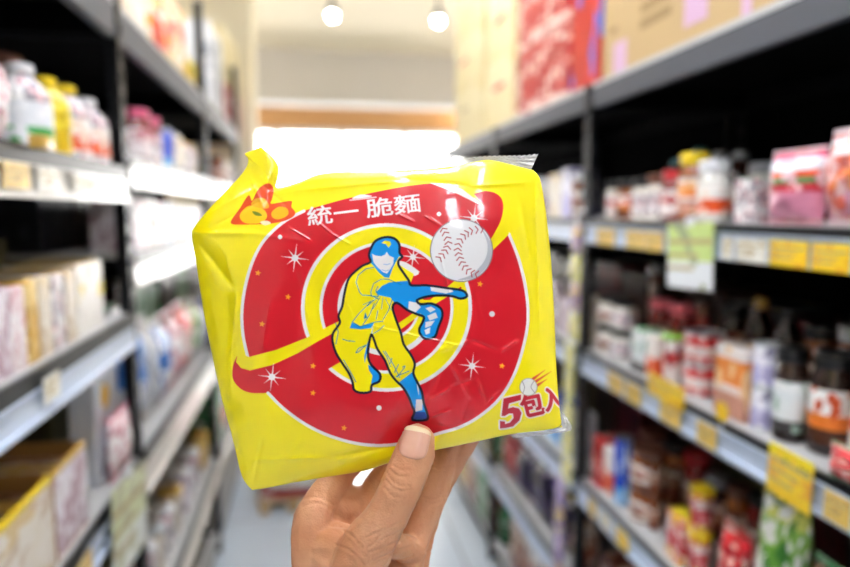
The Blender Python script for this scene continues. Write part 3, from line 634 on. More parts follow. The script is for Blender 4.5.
# ---------------------------------------------------------------- goods
ORD = ['first', 'second', 'third', 'fourth', 'fifth', 'sixth', 'seventh', 'eighth', 'ninth', 'tenth', 'eleventh', 'twelfth', 'thirteenth', 'fourteenth', 'fifteenth']
PM = {}
def P_(key, *a, **k): PM[key] = pmat('print_'+key, *a, **k)
P_('white_grey', [(0, 'f2f0ee'), (.45, 'c9c4c8'), (.6, 'f6f4f2')], 'd8a8ae', 6, .62, blot2='8a8690')
P_('pinkish', [(0, 'e6d2d4'), (.3, 'f2eaec'), (.7, 'd9b4bc')], 'c76f86', 7, .7, blot2='f8f4f4')
P_('green_white', [(0, '2ea04a'), (.38, 'e8ecf2')], 'f4f6fa', 5, .72)
P_('yellow', [(0, 'd9b51c'), (.5, 'e6d23a'), (.85, 'd8c42c')], 'c2a018', 6, .75)
P_('orange_white', [(0, 'f2ece6'), (.08, 'e6541e'), (.52, 'f4efea')], 'f0d8c8', 5, .78)
P_('orange_box', [(0, 'c8907c'), (.35, 'ece2e0'), (.46, 'e98a3c'), (.85, 'efe6e2')], 'f2c894', 5, .75)
P_('tan_box', [(0, 'd8c8ac'), (.2, 'e2d8c8'), (.75, 'd6bc88')], 'ccb8a0', 5, .6, blot2='e4dcd0')
P_('gold_box', [(0, 'c89a34'), (.7, 'dcb454')], 'e8cf8c', 7, .75)
P_('plum_white', [(0, 'dfd6da'), (.8, 'dcd2da')], 'b89aa8', 4, .6, blot2='e8e2e8')
P_('yellow_dot', [(0, 'e6e2dc'), (.45, 'ead9a0'), (.5, 'f0d21c'), (.72, 'e8e2d0')], 'f2eee6', 4, .6)
P_('white_dot', [(0, 'd6dae4'), (.5, 'dcdfe8')], 'e6e8ee', 3, .6)
PM['spot'] = mat('yellow_spot', 'f0bc20', rough=.5)
P_('blue', [(0, '6ab8ec'), (.25, '1648c4'), (.85, '1c4cc8')], 'c8dcf6', 5, .86)
P_('blue_white', [(0, 'eef2f6'), (.4, '3c84d4'), (.65, 'f2f4f8')], 'a9cdec', 5, .55, blot2='2668c0')
P_('red_label', [(0, 'd8383a'), (.25, 'f4ecea'), (.6, 'd42a2e')], 'f2d7d4', 6, .7)
P_('red', [(0, 'd0202a'), (.6, 'c81824')], 'f0c8bc', 7, .78, blot2='8a1018')
P_('brown', [(0, '7a3a26'), (.3, '9a5638'), (.7, 'e4d6c8'), (.85, '6a3020')], 'd8b79c', 6, .7)
P_('brown_white', [(0, 'ddd5cc'), (.4, 'b45f38'), (.6, 'f0ebe6')], '8a4630', 5, .7)
P_('red_yellow', [(0, 'e8c43a'), (.22, 'c42c34'), (.6, 'ead0cc'), (.82, 'f2cc20')], 'f4e8e6', 6, .68, blot2='d02c3a')
P_('green_bag', [(0, 'c8d4d0'), (.25, '6aa03a'), (.7, '8cbc4e'), (.88, 'd8dc6a')], '3f7f32', 5, .68, blot2='f0f2ee')
P_('green', [(0, '1c7038'), (.5, '2a8a48')], 'd8e6d4', 6, .78)
P_('pink_bag', [(0, 'd98aa6'), (.42, 'c4283a'), (.55, '3a8a52'), (.64, 'e8502c'), (.74, 'eef0f8'), (.92, 'e63a74')], 'e8c0c8', 5, .7, axis='Z')
P_('pink_bag_alt', [(0, 'c88ca4'), (.35, 'e07a34'), (.6, '9c3430'), (.75, 'f4eef2'), (.94, 'f2d8e4')], 'e2b7b8', 5, .66, blot2='d6604c')
P_('purple_white', [(0, 'b9b2dc'), (.5, 'e4e2f2'), (.75, '8f8aa6')], 'f2f0f8', 4, .6)
P_('purple', [(0, '2e1c48'), (.5, '1c1226')], 'd8d4e6', 4, .84, blot2='4a3878')
P_('jar_red', [(0, 'efe6e4'), (.5, 'd85048'), (.7, 'f4f0ee')], 'a82a30', 6, .7)
P_('jar_orange', [(0, '4a2416'), (.28, 'e07a2a'), (.55, 'f4f2f0')], 'c84e24', 5, .72)
P_('jar_white', [(0, '3e3c3c'), (.22, 'e8eef0'), (.8, 'f2f4f4')], 'a8c4b4', 5, .75)
P_('jar_pink', [(0, 'e9dcdc'), (.5, 'b9707a')], 'f4ecec', 6, .65)
P_('olive', [(0, '6a6644'), (.6, '7c7752')], '5a5638', 7, .6)
P_('pale_green_card', [(0, 'e4e8e0'), (.42, 'd0d8a8')], 'b8b890', 5, .66)
P_('carton', [(0, 'b89c6e'), (1.0, 'b89c6e')], rough=.7)
P_('red_blue', [(0, 'b82014'), (.55, 'c02416')], '5a6ac8', 4, .72, blot2='c83424')
P_('red_snack', [(0, 'f0d8cc'), (.12, 'ae1c22'), (.42, 'b82c2c'), (.62, 'a4181e'), (.9, 'd08078')], 'e6c8bc', 9, .70, blot2='b42024')
P_('cream_carton', [(0, 'e4d4a4'), (.5, 'e8daae')], 'e2d09a', 3, .85, rough=.7)
P_('colourful', [(0, 'e8c82c'), (.2, 'e8dcd0'), (.6, 'f0e6da')], 'd83c34', 5, .66, blot2='e8b83c')
P_('case_red', [(0, '9a1c26'), (.5, 'b02430')], 'e8d8d4', 4, .82)
P_('silver', [(0, 'c8ccd4'), (.4, 'e6e8ec')], '9aa0ac', 5, .7)
P_('teal_card', [(0, 'e6eaee'), (.42, 'c6da84')], '9aa67c', 3, .72)
P_('yellow_card', [(0, 'eec61e'), (.8, 'f0cc28')], 'e0a41c', 9, .8)
P_('amber_card', [(0, 'e0be62'), (.7, 'e4c670')], 'c99a48', 9, .75)
P_('white_card', [(0, 'eceae0'), (.7, 'e8e6dc')], 'c8b8a0', 9, .78)
P_('deal_card', [(0, 'e8c02c'), (.28, 'e6a83c'), (.72, '2c2a20'), (.8, 'f0dc20')], 'f0cc30', 8, .6)
LID = {c: mat('lid_'+c, h, rough=.35, coat=.3) for c, h in dict(black='161719', red='c42832', pink='d85a80', teal='2a7f88', white='e8e8ea', yellow='e8c81c', green='8cc43c', brown='6a4030', grey='8e9298', rose='d8606c', blue='2a58b4', gold='c8a048', silver='c4c8cc').items()}
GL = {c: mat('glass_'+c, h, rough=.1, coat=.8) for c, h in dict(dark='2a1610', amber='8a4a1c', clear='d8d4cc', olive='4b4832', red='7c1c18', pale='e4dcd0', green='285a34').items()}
KR = mat('tray_card', 'b98a4a', rough=.8); TAPE = mat('parcel_tape', 'c9a970', rough=.3)
def jar(w, h, body, lid, label, name='jar'):
    t = empty(name, (0, 0, 0)); r = w/2; lh = min(.022, h*.2); n = h-lh
    MB().lathe([(r*.86, 0), (r*.97, .003), (r, .008), (r, n*.80), (r*.96, n*.88), (r*.84, n*.95), (r*.82, n)], 22).build('body', GL[body], t)
    MB().lathe([(r*.90, n-.001), (r*.93, n+.001), (r*.93, h-.003), (r*.90, h), (r*.55, h+.0005)], 22).build('lid', LID[lid], t)
    MB().lathe([(r*1.012, n*.14), (r*1.012, n*.76)], 22, cap=False).build('label', PM[label], t)
    return t
def bottle(w, h, body, lid, label, name='bottle'):
    t = empty(name, (0, 0, 0)); r = w/2
    MB().lathe([(r*.85, 0), (r, .006), (r, h*.60), (r*.95, h*.68), (r*.62, h*.80), (r*.40, h*.86), (r*.38, h*.90)], 22).build('body', GL.get(body) or PM[body], t)
    MB().lathe([(r*.46, h*.885), (r*.48, h*.9), (r*.46, h*.99), (r*.40, h)], 18).build('cap', LID[lid], t)
    MB().lathe([(r*1.012, h*.10), (r*1.012, h*.56)], 22, cap=False).build('label', PM[label], t)
    return t
def can(w, h, label, lid='silver', name='can'):
    t = empty(name, (0, 0, 0)); r = w/2
    MB().lathe([(r*.97, .004), (r, .008), (r, h-.008), (r*.97, h-.004)], 24).build('body', PM[label], t)
    MB().lathe([(r*.96, 0), (r*1.0, .001), (r*1.0, .004)], 24).build('bottom_rim', LID[lid], t); b = MB(); b.lathe([(r*1.0, h-.004), (r*1.01, h-.001), (r*.97, h), (r*.93, h-.004), (r*.4, h-.004)], 24); b.build('top_rim', LID[lid], t)
    return t
def tub(w, h, label, lid, name='tub'):
    t = empty(name, (0, 0, 0)); r = w/2
    MB().lathe([(r*.74, 0), (r*.78, .004), (r*.95, h*.9), (r*.95, h*.93)], 24).build('body', PM[label], t)
    MB().lathe([(r, h*.91), (r*1.02, h*.93), (r*1.0, h*.97), (r*.85, h), (r*.3, h+.001)], 24).build('lid', LID[lid], t)
    return t
def box(w, h, d, label, name='box', side=None, r=.0015, top=None):
    t = empty(name, (0, 0, 0))
    MB().rbox(-w/2, w/2, -d/2, d/2, 0, h, r).build('body', PM[side or label], t, smooth=False)
    MB().box(-w/2+.003, w/2-.003, -d/2-.0012, -d/2+.0001, .003, h-.003).build('front_label', PM[label], t, smooth=False)
    if top: MB().box(-w/2+.003, w/2-.003, -d/2+.003, d/2-.003, h-.0001, h+.0012).build('top_flap', PM[top] if top in PM else LID[top], t, smooth=False)
    return t
def pouch(w, h, d, label, name='pouch', seal='silver', lean=.0):
    """pillow bag standing on its lower seal, seals above and below"""
    t = empty(name, (0, 0, 0)); n, m_ = 20, 18; vs = []; fs = []; q = random.Random(int(w*9999+h*777)); ph = [q.uniform(0, 6) for _ in range(6)]
    for s in (-1, 1):
        for j in range(m_):
            for i in range(n):
                u = i/(n-1)*2-1; v = j/(m_-1)*2-1
                e = max(0, (1-abs(u)**3))**.6*max(0, 1-abs(v)**2.6)**.7
                wr = .09*math.sin(u*5+ph[0]+v*3)+.07*math.sin(v*9+ph[1]-u*4)
                vs.append((u*w/2*(1-.05*(1-abs(v)**2)), s*d/2*e*(1+wr)-(v+1)*lean/2, h*.07+(v+1)/2*h*.86))
    for k in (0, 1):
        o = k*n*m_
        for j in range(m_-1):
            for i in range(n-1):
                f = (o+j*n+i, o+j*n+i+1, o+(j+1)*n+i+1, o+(j+1)*n+i); fs.append(f if k == 0 else f[::-1])
    MB().add(vs, fs).build('body', PM[label], t, angle=2)
    for nm, z0, z1, yy in (('bottom_seal', 0, h*.075, 0), ('top_seal', h*.925, h, -lean)):
        b = MB(); K = 24
        vv = [(x/K*w-w/2, yy+.0012*math.sin(x*1.7+z*300), z) for z in (z0, (z0+z1)/2, z1) for x in range(K+1)]
        b.add(vv, [(r_*(K+1)+i, r_*(K+1)+i+1, (r_+1)*(K+1)+i+1, (r_+1)*(K+1)+i) for r_ in range(2) for i in range(K)])
        o = b.build(nm, PM[seal] if seal in PM else LID[seal], t, angle=2); md = o.modifiers.new('t', 'SOLIDIFY'); md.thickness = .0006
    return t
def carton(w, h, d, label, marks=(), name='carton', tape=True):
    t = empty(name, (0, 0, 0))
    MB().rbox(-w/2, w/2, -d/2, d/2, 0, h, .003).build('body', PM[label], t, smooth=False)
    if tape: MB().box(-w/2-.0008, w/2+.0008, -.024, .024, h-.05, h+.0008).build('tape', TAPE, t, smooth=False)
    b = MB(); b.box(-w/2+.004, w/2-.004, -.0015, .0015, h+.0001, h+.0012); b.build('flap_seam', KR, t, smooth=False)
    for (x0, x1, z0, z1, m, nm) in marks:
        MB().box(x0*w-w/2, x1*w-w/2, -d/2-.0012, -d/2+.001, z0*h, z1*h).build(nm, m, t, smooth=False)
    return t
def tray(w, h, d, front, rim):
    t = empty('display_tray', (0, 0, 0)); k = .003
    b = MB(); b.box(-w/2, w/2, -d/2, d/2, 0, k); b.box(-w/2, w/2, d/2-k, d/2, k, h); b.box(-w/2, -w/2+k, -d/2, d/2-k, k, h); b.box(w/2-k, w/2, -d/2, d/2-k, k, h); b.box(-w/2+k, w/2-k, -d/2, -d/2+k, k, h*.96)
    b.build('body', KR, t, smooth=False)
    MB().box(-w/2+.001, w/2-.001, -d/2-.0012, -d/2, .004, h*.93).build('front_label', PM[front], t, smooth=False)
    MB().rbox(-w/2, w/2, -d/2-.002, -d/2+.005, h*.93, h, .001).build('rim', LID[rim], t, smooth=False)
    return t
def put(t, side, y, z, setback, d, lab, cat, group=None, turn=0.0):
    xf = XRt if side == 'R' else XLt; sg = 1 if side == 'R' else -1
    t.location = (xf+sg*(setback+d/2), y, z+.0003); t.rotation_euler = (0, 0, (-PI/2 if side == 'R' else PI/2)+turn)
    tag(t, lab, cat, group); return t
SHELF = {('R', 1): 'right eye-level shelf', ('R', 2): 'right middle shelf', ('R', 3): 'right lower shelf', ('R', 4): 'right bottom shelf', ('R', 0): 'right top shelf', ('R', 5): 'right floor shelf',
         ('L', 1): 'left eye-level shelf', ('L', 2): 'left middle shelf', ('L', 3): 'left lower shelf', ('L', 4): 'left bottom shelf', ('L', 0): 'left top shelf'}
BAY = ['near bay', 'middle bay', 'far bay']
CAT = dict(jar='jar', bottle='bottle', can='can', tub='tub', box='box', pouch='bag', carton='carton')
def make(kind, w, h, d, a):
    if kind == 'jar': return jar(w, h, *a)
    if kind == 'bottle': return bottle(w, h, *a)
    if kind == 'can': return can(w, h, *a)
    if kind == 'tub': return tub(w, h, *a)
    if kind == 'box': return box(w, h, d, *a)
    if kind == 'pouch': return pouch(w, h, d, *a)
    if kind == 'carton': return carton(w, h, d, *a)
def row(side, bay, k, items, rowname='', use_px=True):
    """items from left to right in the view: (kind, from, to, height, depth, setback, args, words[, lift, stack])"""
    decks = R_DECKS if side == 'R' else L_DECKS; z = decks[bay][k]; X = (XRt if side == 'R' else XLt); sg = 1 if side == 'R' else -1; PY = POSTS[side]; last = None; seq = 0
    for i, it in enumerate(items):
        kind, p0, p1, h, d, sb, args, words = it[:8]; lift = it[8] if len(it) > 8 else 0; stack = it[9] if len(it) > 9 else 1
        rnd = kind in ('jar', 'bottle', 'can', 'tub'); ex = .03 if rnd else 0
        y0, y1 = sorted((yat(p0, X+sg*(sb+ex), z+h*.5), yat(p1, X+sg*(sb+ex), z+h*.5)))
        w = (y1-y0)*.96
        lo, hi = PY[bay]+.02, PY[bay+1]-.02
        if y1 < lo+.015 or y0 > hi-.015: continue
        y0 = max(y0, lo); y1 = min(y1, hi)
        if last is not None and side == 'R': y1 = min(y1, last-.0015)
        if last is not None and side == 'L': y0 = max(y0, last+.0015)
        w = min(w, y1-y0)
        if w < .012: continue
        if rnd: w = min(w, .085); d = w; y0, y1 = (y0+y1-w)/2, (y0+y1+w)/2
        last = y0 if side == 'R' else y1
        seq += 1
        for s in range(stack):
            t = make(kind, w, h, d, args)
            lv = '' if stack == 1 else (' lower,' if s == 0 else ' upper,')
            lab = f"{words},{lv} {ORD[seq-1]} from left, {rowname}{SHELF[(side, k)]}, {BAY[bay]}"
            put(t, side, (y0+y1)/2, z+lift+s*(h+.0012), sb, d, lab, CAT[kind])
J, B_, C_, T_, X_, U_ = 'jar', 'bottle', 'can', 'tub', 'box', 'pouch'
# ---- right, eye level
row('R', 0, 1, [
 (X_, 592, 604, .10, .10, .04, ('tan_box',), 'tan and white box'), (J, 605, 621, .095, 0, .04, ('pale', 'black', 'jar_red'), 'small jar with black lid'),
 (J, 622, 637, .095, 0, .04, ('amber', 'black', 'jar_orange'), 'small orange-label jar'), (J, 638, 652, .095, 0, .04, ('pale', 'black', 'white_grey'), 'small white-label jar'),
 (J, 653, 667, .10, 0, .04, ('pale', 'brown', 'white_grey'), 'pale jar with brown lid'), (J, 668, 684, .105, 0, .03, ('red', 'red', 'jar_red'), 'red-lidded jar'),
 (J, 685, 703, .135, 0, .03, ('amber', 'yellow', 'orange_box'), 'tall jar with yellow lid'), (J, 704, 724, .115, 0, .02, ('clear', 'white', 'orange_white'), 'white-lidded jar'),
 (X_, 733, 756, .075, .06, .03, ('white_grey', 'box', None, .0015, 'green'), 'small white box with green top'),
 (U_, 757, 812, .115, .05, .008, ('pink_bag', 'bag', 'pink_bag'), 'pink and red snack bag'), (U_, 814, 872, .135, .05, .008, ('pink_bag_alt', 'bag', 'pinkish'), 'pink bag with orange picture')])
row('R', 0, 1, [
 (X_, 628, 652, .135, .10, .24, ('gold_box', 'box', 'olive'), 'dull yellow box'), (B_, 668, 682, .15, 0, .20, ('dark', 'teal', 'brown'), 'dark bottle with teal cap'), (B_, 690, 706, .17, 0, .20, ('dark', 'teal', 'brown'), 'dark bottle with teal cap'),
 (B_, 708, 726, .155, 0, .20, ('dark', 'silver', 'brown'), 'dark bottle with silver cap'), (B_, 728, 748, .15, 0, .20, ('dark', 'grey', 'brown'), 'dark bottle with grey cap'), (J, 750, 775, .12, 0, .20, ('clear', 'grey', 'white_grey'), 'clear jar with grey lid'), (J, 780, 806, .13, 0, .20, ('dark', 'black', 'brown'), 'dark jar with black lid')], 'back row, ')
row('R', 1, 1, [
 (J, 484, 496, .11, 0, .04, ('pale', 'white', 'white_grey'), 'white jar'), (J, 500, 512, .11, 0, .04, ('amber', 'brown', 'brown_white'), 'brown jar'), (X_, 515, 533, .13, .08, .04, ('white_grey',), 'white box'),
 (J, 536, 548, .12, 0, .04, ('pale', 'white', 'white_grey'), 'white-lidded jar'), (X_, 549, 560, .13, .08, .03, ('tan_box',), 'tan box'), (X_, 561, 570, .14, .08, .03, ('purple_white',), 'lilac and white box'), (J, 571, 585, .125, 0, .03, ('amber', 'white', 'brown_white'), 'brown-label jar')])
# ---- right, middle
row('R', 0, 2, [
 (J, 587, 601, .072, 0, .02, ('pale', 'black', 'jar_orange'), 'squat orange-label jar', 0, 2), (J, 602, 615, .072, 0, .02, ('pale', 'black', 'brown_white'), 'squat brown-label jar', 0, 2), (J, 616, 629, .072, 0, .02, ('pale', 'black', 'white_grey'), 'squat white-label jar', 0, 2),
 (X_, 631, 645, .095, .06, .02, ('jar_white', 'box', None, .0015, 'green'), 'white and pale green box'), (X_, 646, 656, .09, .06, .02, ('orange_white',), 'narrow orange box'), (T_, 657, 683, .105, 0, .02, ('jar_red', 'green'), 'tub with green lid'),
 (C_, 688, 711, .062, 0, .025, ('red_label',), 'red and white can', 0, 2), (X_, 714, 745, .125, .07, .02, ('orange_box',), 'orange and white box'), (C_, 750, 778, .072, 0, .02, ('purple_white',), 'lilac can', 0, 2),
 (J, 782, 806, .15, 0, .02, ('dark', 'black', 'jar_white'), 'dark jar with white label'), (J, 809, 850, .155, 0, .035, ('dark', 'black', 'jar_orange'), 'large jar with orange picture'), (J, 856, 900, .15, 0, .04, ('dark', 'black', 'jar_red'), 'dark jar with red label')])
row('R', 0, 2, [
 (J, 604, 618, .15, 0, .15, ('red', 'black', 'brown'), 'dark jar with black lid'), (T_, 630, 662, .218, 0, .17, ('brown', 'white'), 'tall tub, white lid imitating glint'), (J, 654, 668, .150, 0, .10, ('red', 'rose', 'brown'), 'dark red jar with rose lid'), (J, 672, 690, .150, 0, .10, ('red', 'rose', 'brown'), 'dark red jar with rose lid'),  # the tall tub's white lid is put in to imitate a reflected light
 (J, 694, 712, .16, 0, .13, ('red', 'brown', 'brown'), 'dark red jar with brown lid'), (J, 720, 742, .16, 0, .16, ('dark', 'black', 'brown'), 'dark jar with black lid'), (B_, 750, 770, .19, 0, .16, ('dark', 'gold', 'brown'), 'dark bottle with gold cap'), (B_, 778, 800, .18, 0, .15, ('dark', 'black', 'brown'), 'dark bottle with black cap'), (J, 806, 834, .16, 0, .16, ('amber', 'black', 'brown'), 'amber jar with black lid'), (J, 840, 870, .17, 0, .16, ('amber', 'silver', 'brown'), 'amber jar with silver lid')], 'back row, ')
row('R', 1, 2, [(X_, 480+i*13, 491+i*13, .10+.02*(i % 3), .08, .03, (m,), wd) for i, (m, wd) in enumerate((('brown_white', 'brown box'), ('white_grey', 'white box'), ('purple_white', 'lilac box'), ('red_label', 'red box'), ('tan_box', 'tan box'), ('white_grey', 'white box'), ('plum_white', 'plum box'), ('tan_box', 'tan box')))])
t = put(pouch(.10, .05, .03, 'red', 'bag', 'green'), 'R', yat(850, XRt, 1.1)-.015, 1.085, -.013, .028, 'red triangular-fronted bag lying at the front edge of the right middle shelf', 'bag')
# ---- right, lower
row('R', 0, 3, [
 (X_, 592, 602, .13, .06, .02, ('red',), 'narrow red box'), (X_, 603, 611, .125, .06, .02, ('orange_white',), 'narrow orange box'), (C_, 612, 631, .17, 0, .02, ('blue', 'grey'), 'tall blue can'), (J, 634, 652, .085, 0, .02, ('amber', 'brown', 'brown_white'), 'brown-label jar', 0, 2),
 (J, 655, 665, .085, 0, .04, ('amber', 'brown', 'brown'), 'brown jar', 0, 2), (X_, 666, 682, .10, .05, .02, ('red_yellow', 'box', None, .0015, 'yellow'), 'yellow-topped white box'), (T_, 684, 710, .09, 0, .02, ('red_yellow', 'yellow'), 'red and white tub with yellow lid', 0, 2),
 (U_, 710, 738, .16, .05, .01, ('red', 'bag', 'red'), 'glossy red bag'), (U_, 741, 790, .265, .06, .02, ('green_bag', 'bag', 'green'), 'green and yellow bag'), (U_, 793, 840, .20, .06, .02, ('brown', 'bag', 'green'), 'brown and green bag'), (U_, 842, 890, .19, .05, .02, ('jar_orange', 'bag', 'red'), 'orange bag')])
row('R', 0, 3, [(J, 644+i*22, 660+i*22, .14+.01*(i % 3), 0, .14, (('dark', 'amber', 'red')[i % 3], ('brown', 'black', 'red', 'grey')[i % 4], 'brown'), ('dark brown jar', 'amber jar', 'dark red jar')[i % 3]) for i in range(7)], 'back row, ')
row('R', 1, 3, [(X_, 482+i*13, 493+i*13, .12+.02*(i % 2), .08, .03, (m,), wd) for i, (m, wd) in enumerate((('green', 'green box'), ('brown_white', 'brown box'), ('yellow', 'yellow box'), ('purple', 'dark purple box'), ('white_grey', 'white box'), ('blue', 'blue box'), ('silver', 'silver box')))])
row('R', 1, 4, [(U_, 486, 499, .17, .06, .02, ('green', 'bag', 'green'), 'green bag'), (U_, 500, 512, .18, .06, .02, ('red', 'bag', 'red'), 'red and white bag'), (U_, 513, 526, .17, .06, .02, ('purple', 'bag', 'pinkish'), 'dark bag with pink seal'), (U_, 527, 546, .20, .07, .02, ('purple', 'bag', 'purple'), 'dark purple and white bag'), (U_, 548, 566, .17, .07, .02, ('purple', 'bag', 'yellow'), 'dark purple bag with yellow seal'), (U_, 568, 586, .18, .07, .02, ('brown', 'bag', 'purple'), 'brown bag')])
row('R', 1, 5, [(B_, 487, 497, .26, 0, .03, ('green', 'green', 'green'), 'green bottle'), (B_, 499, 509, .26, 0, .03, ('green', 'green', 'green'), 'green bottle'), (X_, 511, 523, .22, .1, .03, ('brown',), 'brown box'), (X_, 525, 540, .22, .1, .03, ('brown_white',), 'brown and white box'), (X_, 543, 562, .2, .1, .03, ('gold_box',), 'gold box')])
row('R', 0, 4, [(X_, 600, 630, .2, .12, .03, ('brown',), 'brown box'), (X_, 634, 670, .2, .12, .03, ('gold_box',), 'gold box')])
row('R', 2, 4, [(X_, 448, 455, .2, .12, .02, ('gold_box',), 'gold box'), (X_, 456, 463, .21, .12, .02, ('white_grey',), 'white box'), (X_, 464, 470, .19, .12, .02, ('yellow',), 'yellow box'), (X_, 471, 478, .22, .12, .02, ('brown',), 'brown box'), (X_, 479, 487, .24, .12, .02, ('olive',), 'dark olive box'), (X_, 488, 495, .2, .12, .02, ('yellow',), 'yellow box')])
row('R', 2, 5, [(X_, 448, 456, .2, .12, .02, ('olive',), 'dull green box'), (X_, 457, 466, .22, .12, .02, ('gold_box',), 'gold box'), (X_, 467, 476, .24, .12, .02, ('brown',), 'brown box'), (X_, 477, 486, .22, .12, .02, ('green',), 'green box'), (X_, 487, 498, .24, .12, .02, ('brown',), 'brown box')])
row('R', 2, 3, [(X_, 430, 440, .18, .12, .02, ('olive',), 'olive box'), (X_, 442, 452, .2, .12, .02, ('green',), 'green box'), (X_, 454, 464, .19, .12, .02, ('gold_box',), 'gold box'), (X_, 466, 475, .2, .12, .02, ('brown_white',), 'brown and white box')])
row('R', 2, 1, [(X_, 432, 446, .14, .12, .02, ('white_grey',), 'white box'), (X_, 448, 460, .15, .12, .02, ('tan_box',), 'tan box'), (X_, 462, 474, .13, .12, .02, ('brown_white',), 'brown and white box')])
# ---- left, eye level
row('L', 0, 1, [
 (U_, -70, -34, .13, .05, .02, ('plum_white', 'bag', 'white'), 'clear and pink bag'), (U_, -32, -8, .13, .05, .02, ('pinkish', 'bag', 'white'), 'pinkish bag'), (U_, -7, 17, .13, .05, .02, ('pinkish', 'bag', 'white'), 'pinkish white bag'),
 (B_, 19, 42, .14, 0, .015, ('white_grey', 'white', 'green_white'), 'white bottle with green base'), (B_, 43, 60, .135, 0, .015, ('yellow', 'yellow', 'yellow'), 'yellow bottle'), (B_, 61, 84, .14, 0, .015, ('white_grey', 'yellow', 'orange_white'), 'white and orange bottle with yellow cap'), (B_, 86, 110, .135, 0, .015, ('white_grey', 'white', 'orange_white'), 'white and orange bottle')])
row('L', 0, 1, [(J, -4, 22, .20, 0, .14, ('pale', 'brown', 'tan_box'), 'tall jar with brown lid'), (J, -40, -14, .19, 0, .14, ('pale', 'grey', 'white_grey'), 'tall jar with grey lid')], 'back row, ')
row('L', 0, 2, [
 (X_, -60, -32, .12, .12, .015, ('plum_white',), 'white and plum box'), (X_, -30, -4, .12, .12, .015, ('plum_white',), 'white and plum box'), (X_, -3, 12, .12, .12, .015, ('plum_white',), 'white and plum box'), (X_, 13, 26, .12, .12, .015, ('pinkish',), 'pinkish box'),
 (X_, 27, 39, .125, .12, .015, ('gold_box', 'box', None, .0015, 'gold'), 'gold box'), (X_, 40, 52, .125, .12, .015, ('tan_box', 'box', None, .0015, 'white'), 'tan and white box'), (X_, 53, 65, .125, .12, .015, ('white_grey', 'box', None, .0015, 'gold'), 'white box'), (X_, 66, 76, .125, .12, .015, ('tan_box', 'box', None, .0015, 'gold'), 'tan box'), (X_, 77, 103, .13, .12, .015, ('yellow_dot', 'box', None, .0015, 'gold'), 'white box with yellow spot')])
# ---- left, middle bay and far bay
row('L', 1, 1, [
 (J, 134, 145, .14, 0, .02, ('red', 'pink', 'jar_pink'), 'dark jar with pink lid'), (J, 146, 156, .135, 0, .02, ('red', 'pink', 'white_grey'), 'jar with pink lid'), (C_, 158, 167, .12, 0, .02, ('blue', 'white'), 'blue and white can'), (U_, 168, 178, .135, .05, .02, ('white_grey', 'bag', 'white'), 'white bag'),
 (U_, 179, 189, .13, .05, .02, ('tan_box', 'bag', 'white'), 'cream bag'), (U_, 190, 200, .12, .05, .02, ('white_grey', 'bag', 'gold'), 'white and gold bag'), (J, 201, 207, .11, 0, .02, ('pale', 'brown', 'white_grey'), 'pale jar with brown lid')])
row('L', 1, 2, [
 (X_, 134, 141, .12, .1, .02, ('plum_white',), 'plum and white packet'), (X_, 142, 149, .125, .1, .02, ('pinkish',), 'pinkish packet'), (X_, 150, 157, .125, .1, .02, ('brown_white',), 'brownish packet'), (X_, 158, 165, .12, .1, .02, ('pinkish',), 'pinkish packet'), (X_, 166, 172, .12, .1, .02, ('blue_white',), 'blue and white packet'), (X_, 173, 180, .115, .1, .02, ('white_grey',), 'white packet'), (X_, 181, 187, .115, .1, .02, ('white_grey',), 'white packet'), (X_, 188, 205, .11, .1, .02, ('plum_white',), 'plum and white packet')])
row('L', 1, 3, [
 (U_, 134, 150, .33, .09, .02, ('blue_white', 'bag', 'white'), 'large blue and white bag'), (U_, 151, 163, .28, .09, .015, ('silver', 'bag', 'white'), 'silver white bag'), (U_, 164, 175, .25, .09, .015, ('blue_white', 'bag', 'white'), 'blue and white bag'), (U_, 176, 186, .25, .09, .015, ('pinkish', 'bag', 'pink'), 'pink bag'), (U_, 187, 196, .25, .09, .015, ('red_label', 'bag', 'pink'), 'red and pink bag'), (U_, 197, 205, .23, .09, .015, ('green_bag', 'bag', 'white'), 'pale green bag'), (U_, 206, 214, .23, .09, .015, ('purple_white', 'bag', 'white'), 'lilac bag')])
row('L', 1, 4, [(T_, 142+i*9.2, 150+i*9.2, .14, 0, .02, (('white_grey', 'tan_box', 'white_grey', 'tan_box', 'plum_white', 'white_grey', 'gold_box', 'orange_white')[i], ('white', 'silver', 'white', 'gold', 'white', 'white', 'gold', 'yellow')[i]), ('white tub', 'cream tub', 'white tub', 'cream tub', 'plum and white tub', 'white tub', 'gold tub', 'orange and white tub')[i]) for i in range(8)])
row('L', 2, 1, [(J, 217, 222, .14, 0, .02, ('amber', 'brown', 'brown_white'), 'brown and white jar'), (J, 223, 228, .13, 0, .02, ('pale', 'white', 'white_grey'), 'white jar'), (X_, 229, 233, .12, .1, .02, ('tan_box',), 'tan box'), (X_, 234, 239, .12, .1, .02, ('white_grey',), 'white box')])
row('L', 2, 2, [(X_, 217+i*6, 222+i*6, .16, .1, .02, (('white_grey', 'blue_white', 'tan_box', 'white_grey')[i],), ('white box', 'blue and white box', 'tan box', 'white box')[i]) for i in range(4)])
row('L', 2, 3, [(U_, 217+i*6, 222+i*6, .22, .09, .02, (('blue_white', 'silver', 'green', 'blue')[i], 'bag', 'white'), ('blue and white bag', 'silver bag', 'green bag', 'blue bag')[i]) for i in range(4)])
row('L', 2, 4, [(X_, 217+i*6, 222+i*6, .22, .12, .02, (('green', 'orange_white', 'green', 'red')[i],), ('green box', 'orange box', 'green and white box', 'red box')[i]) for i in range(4)])
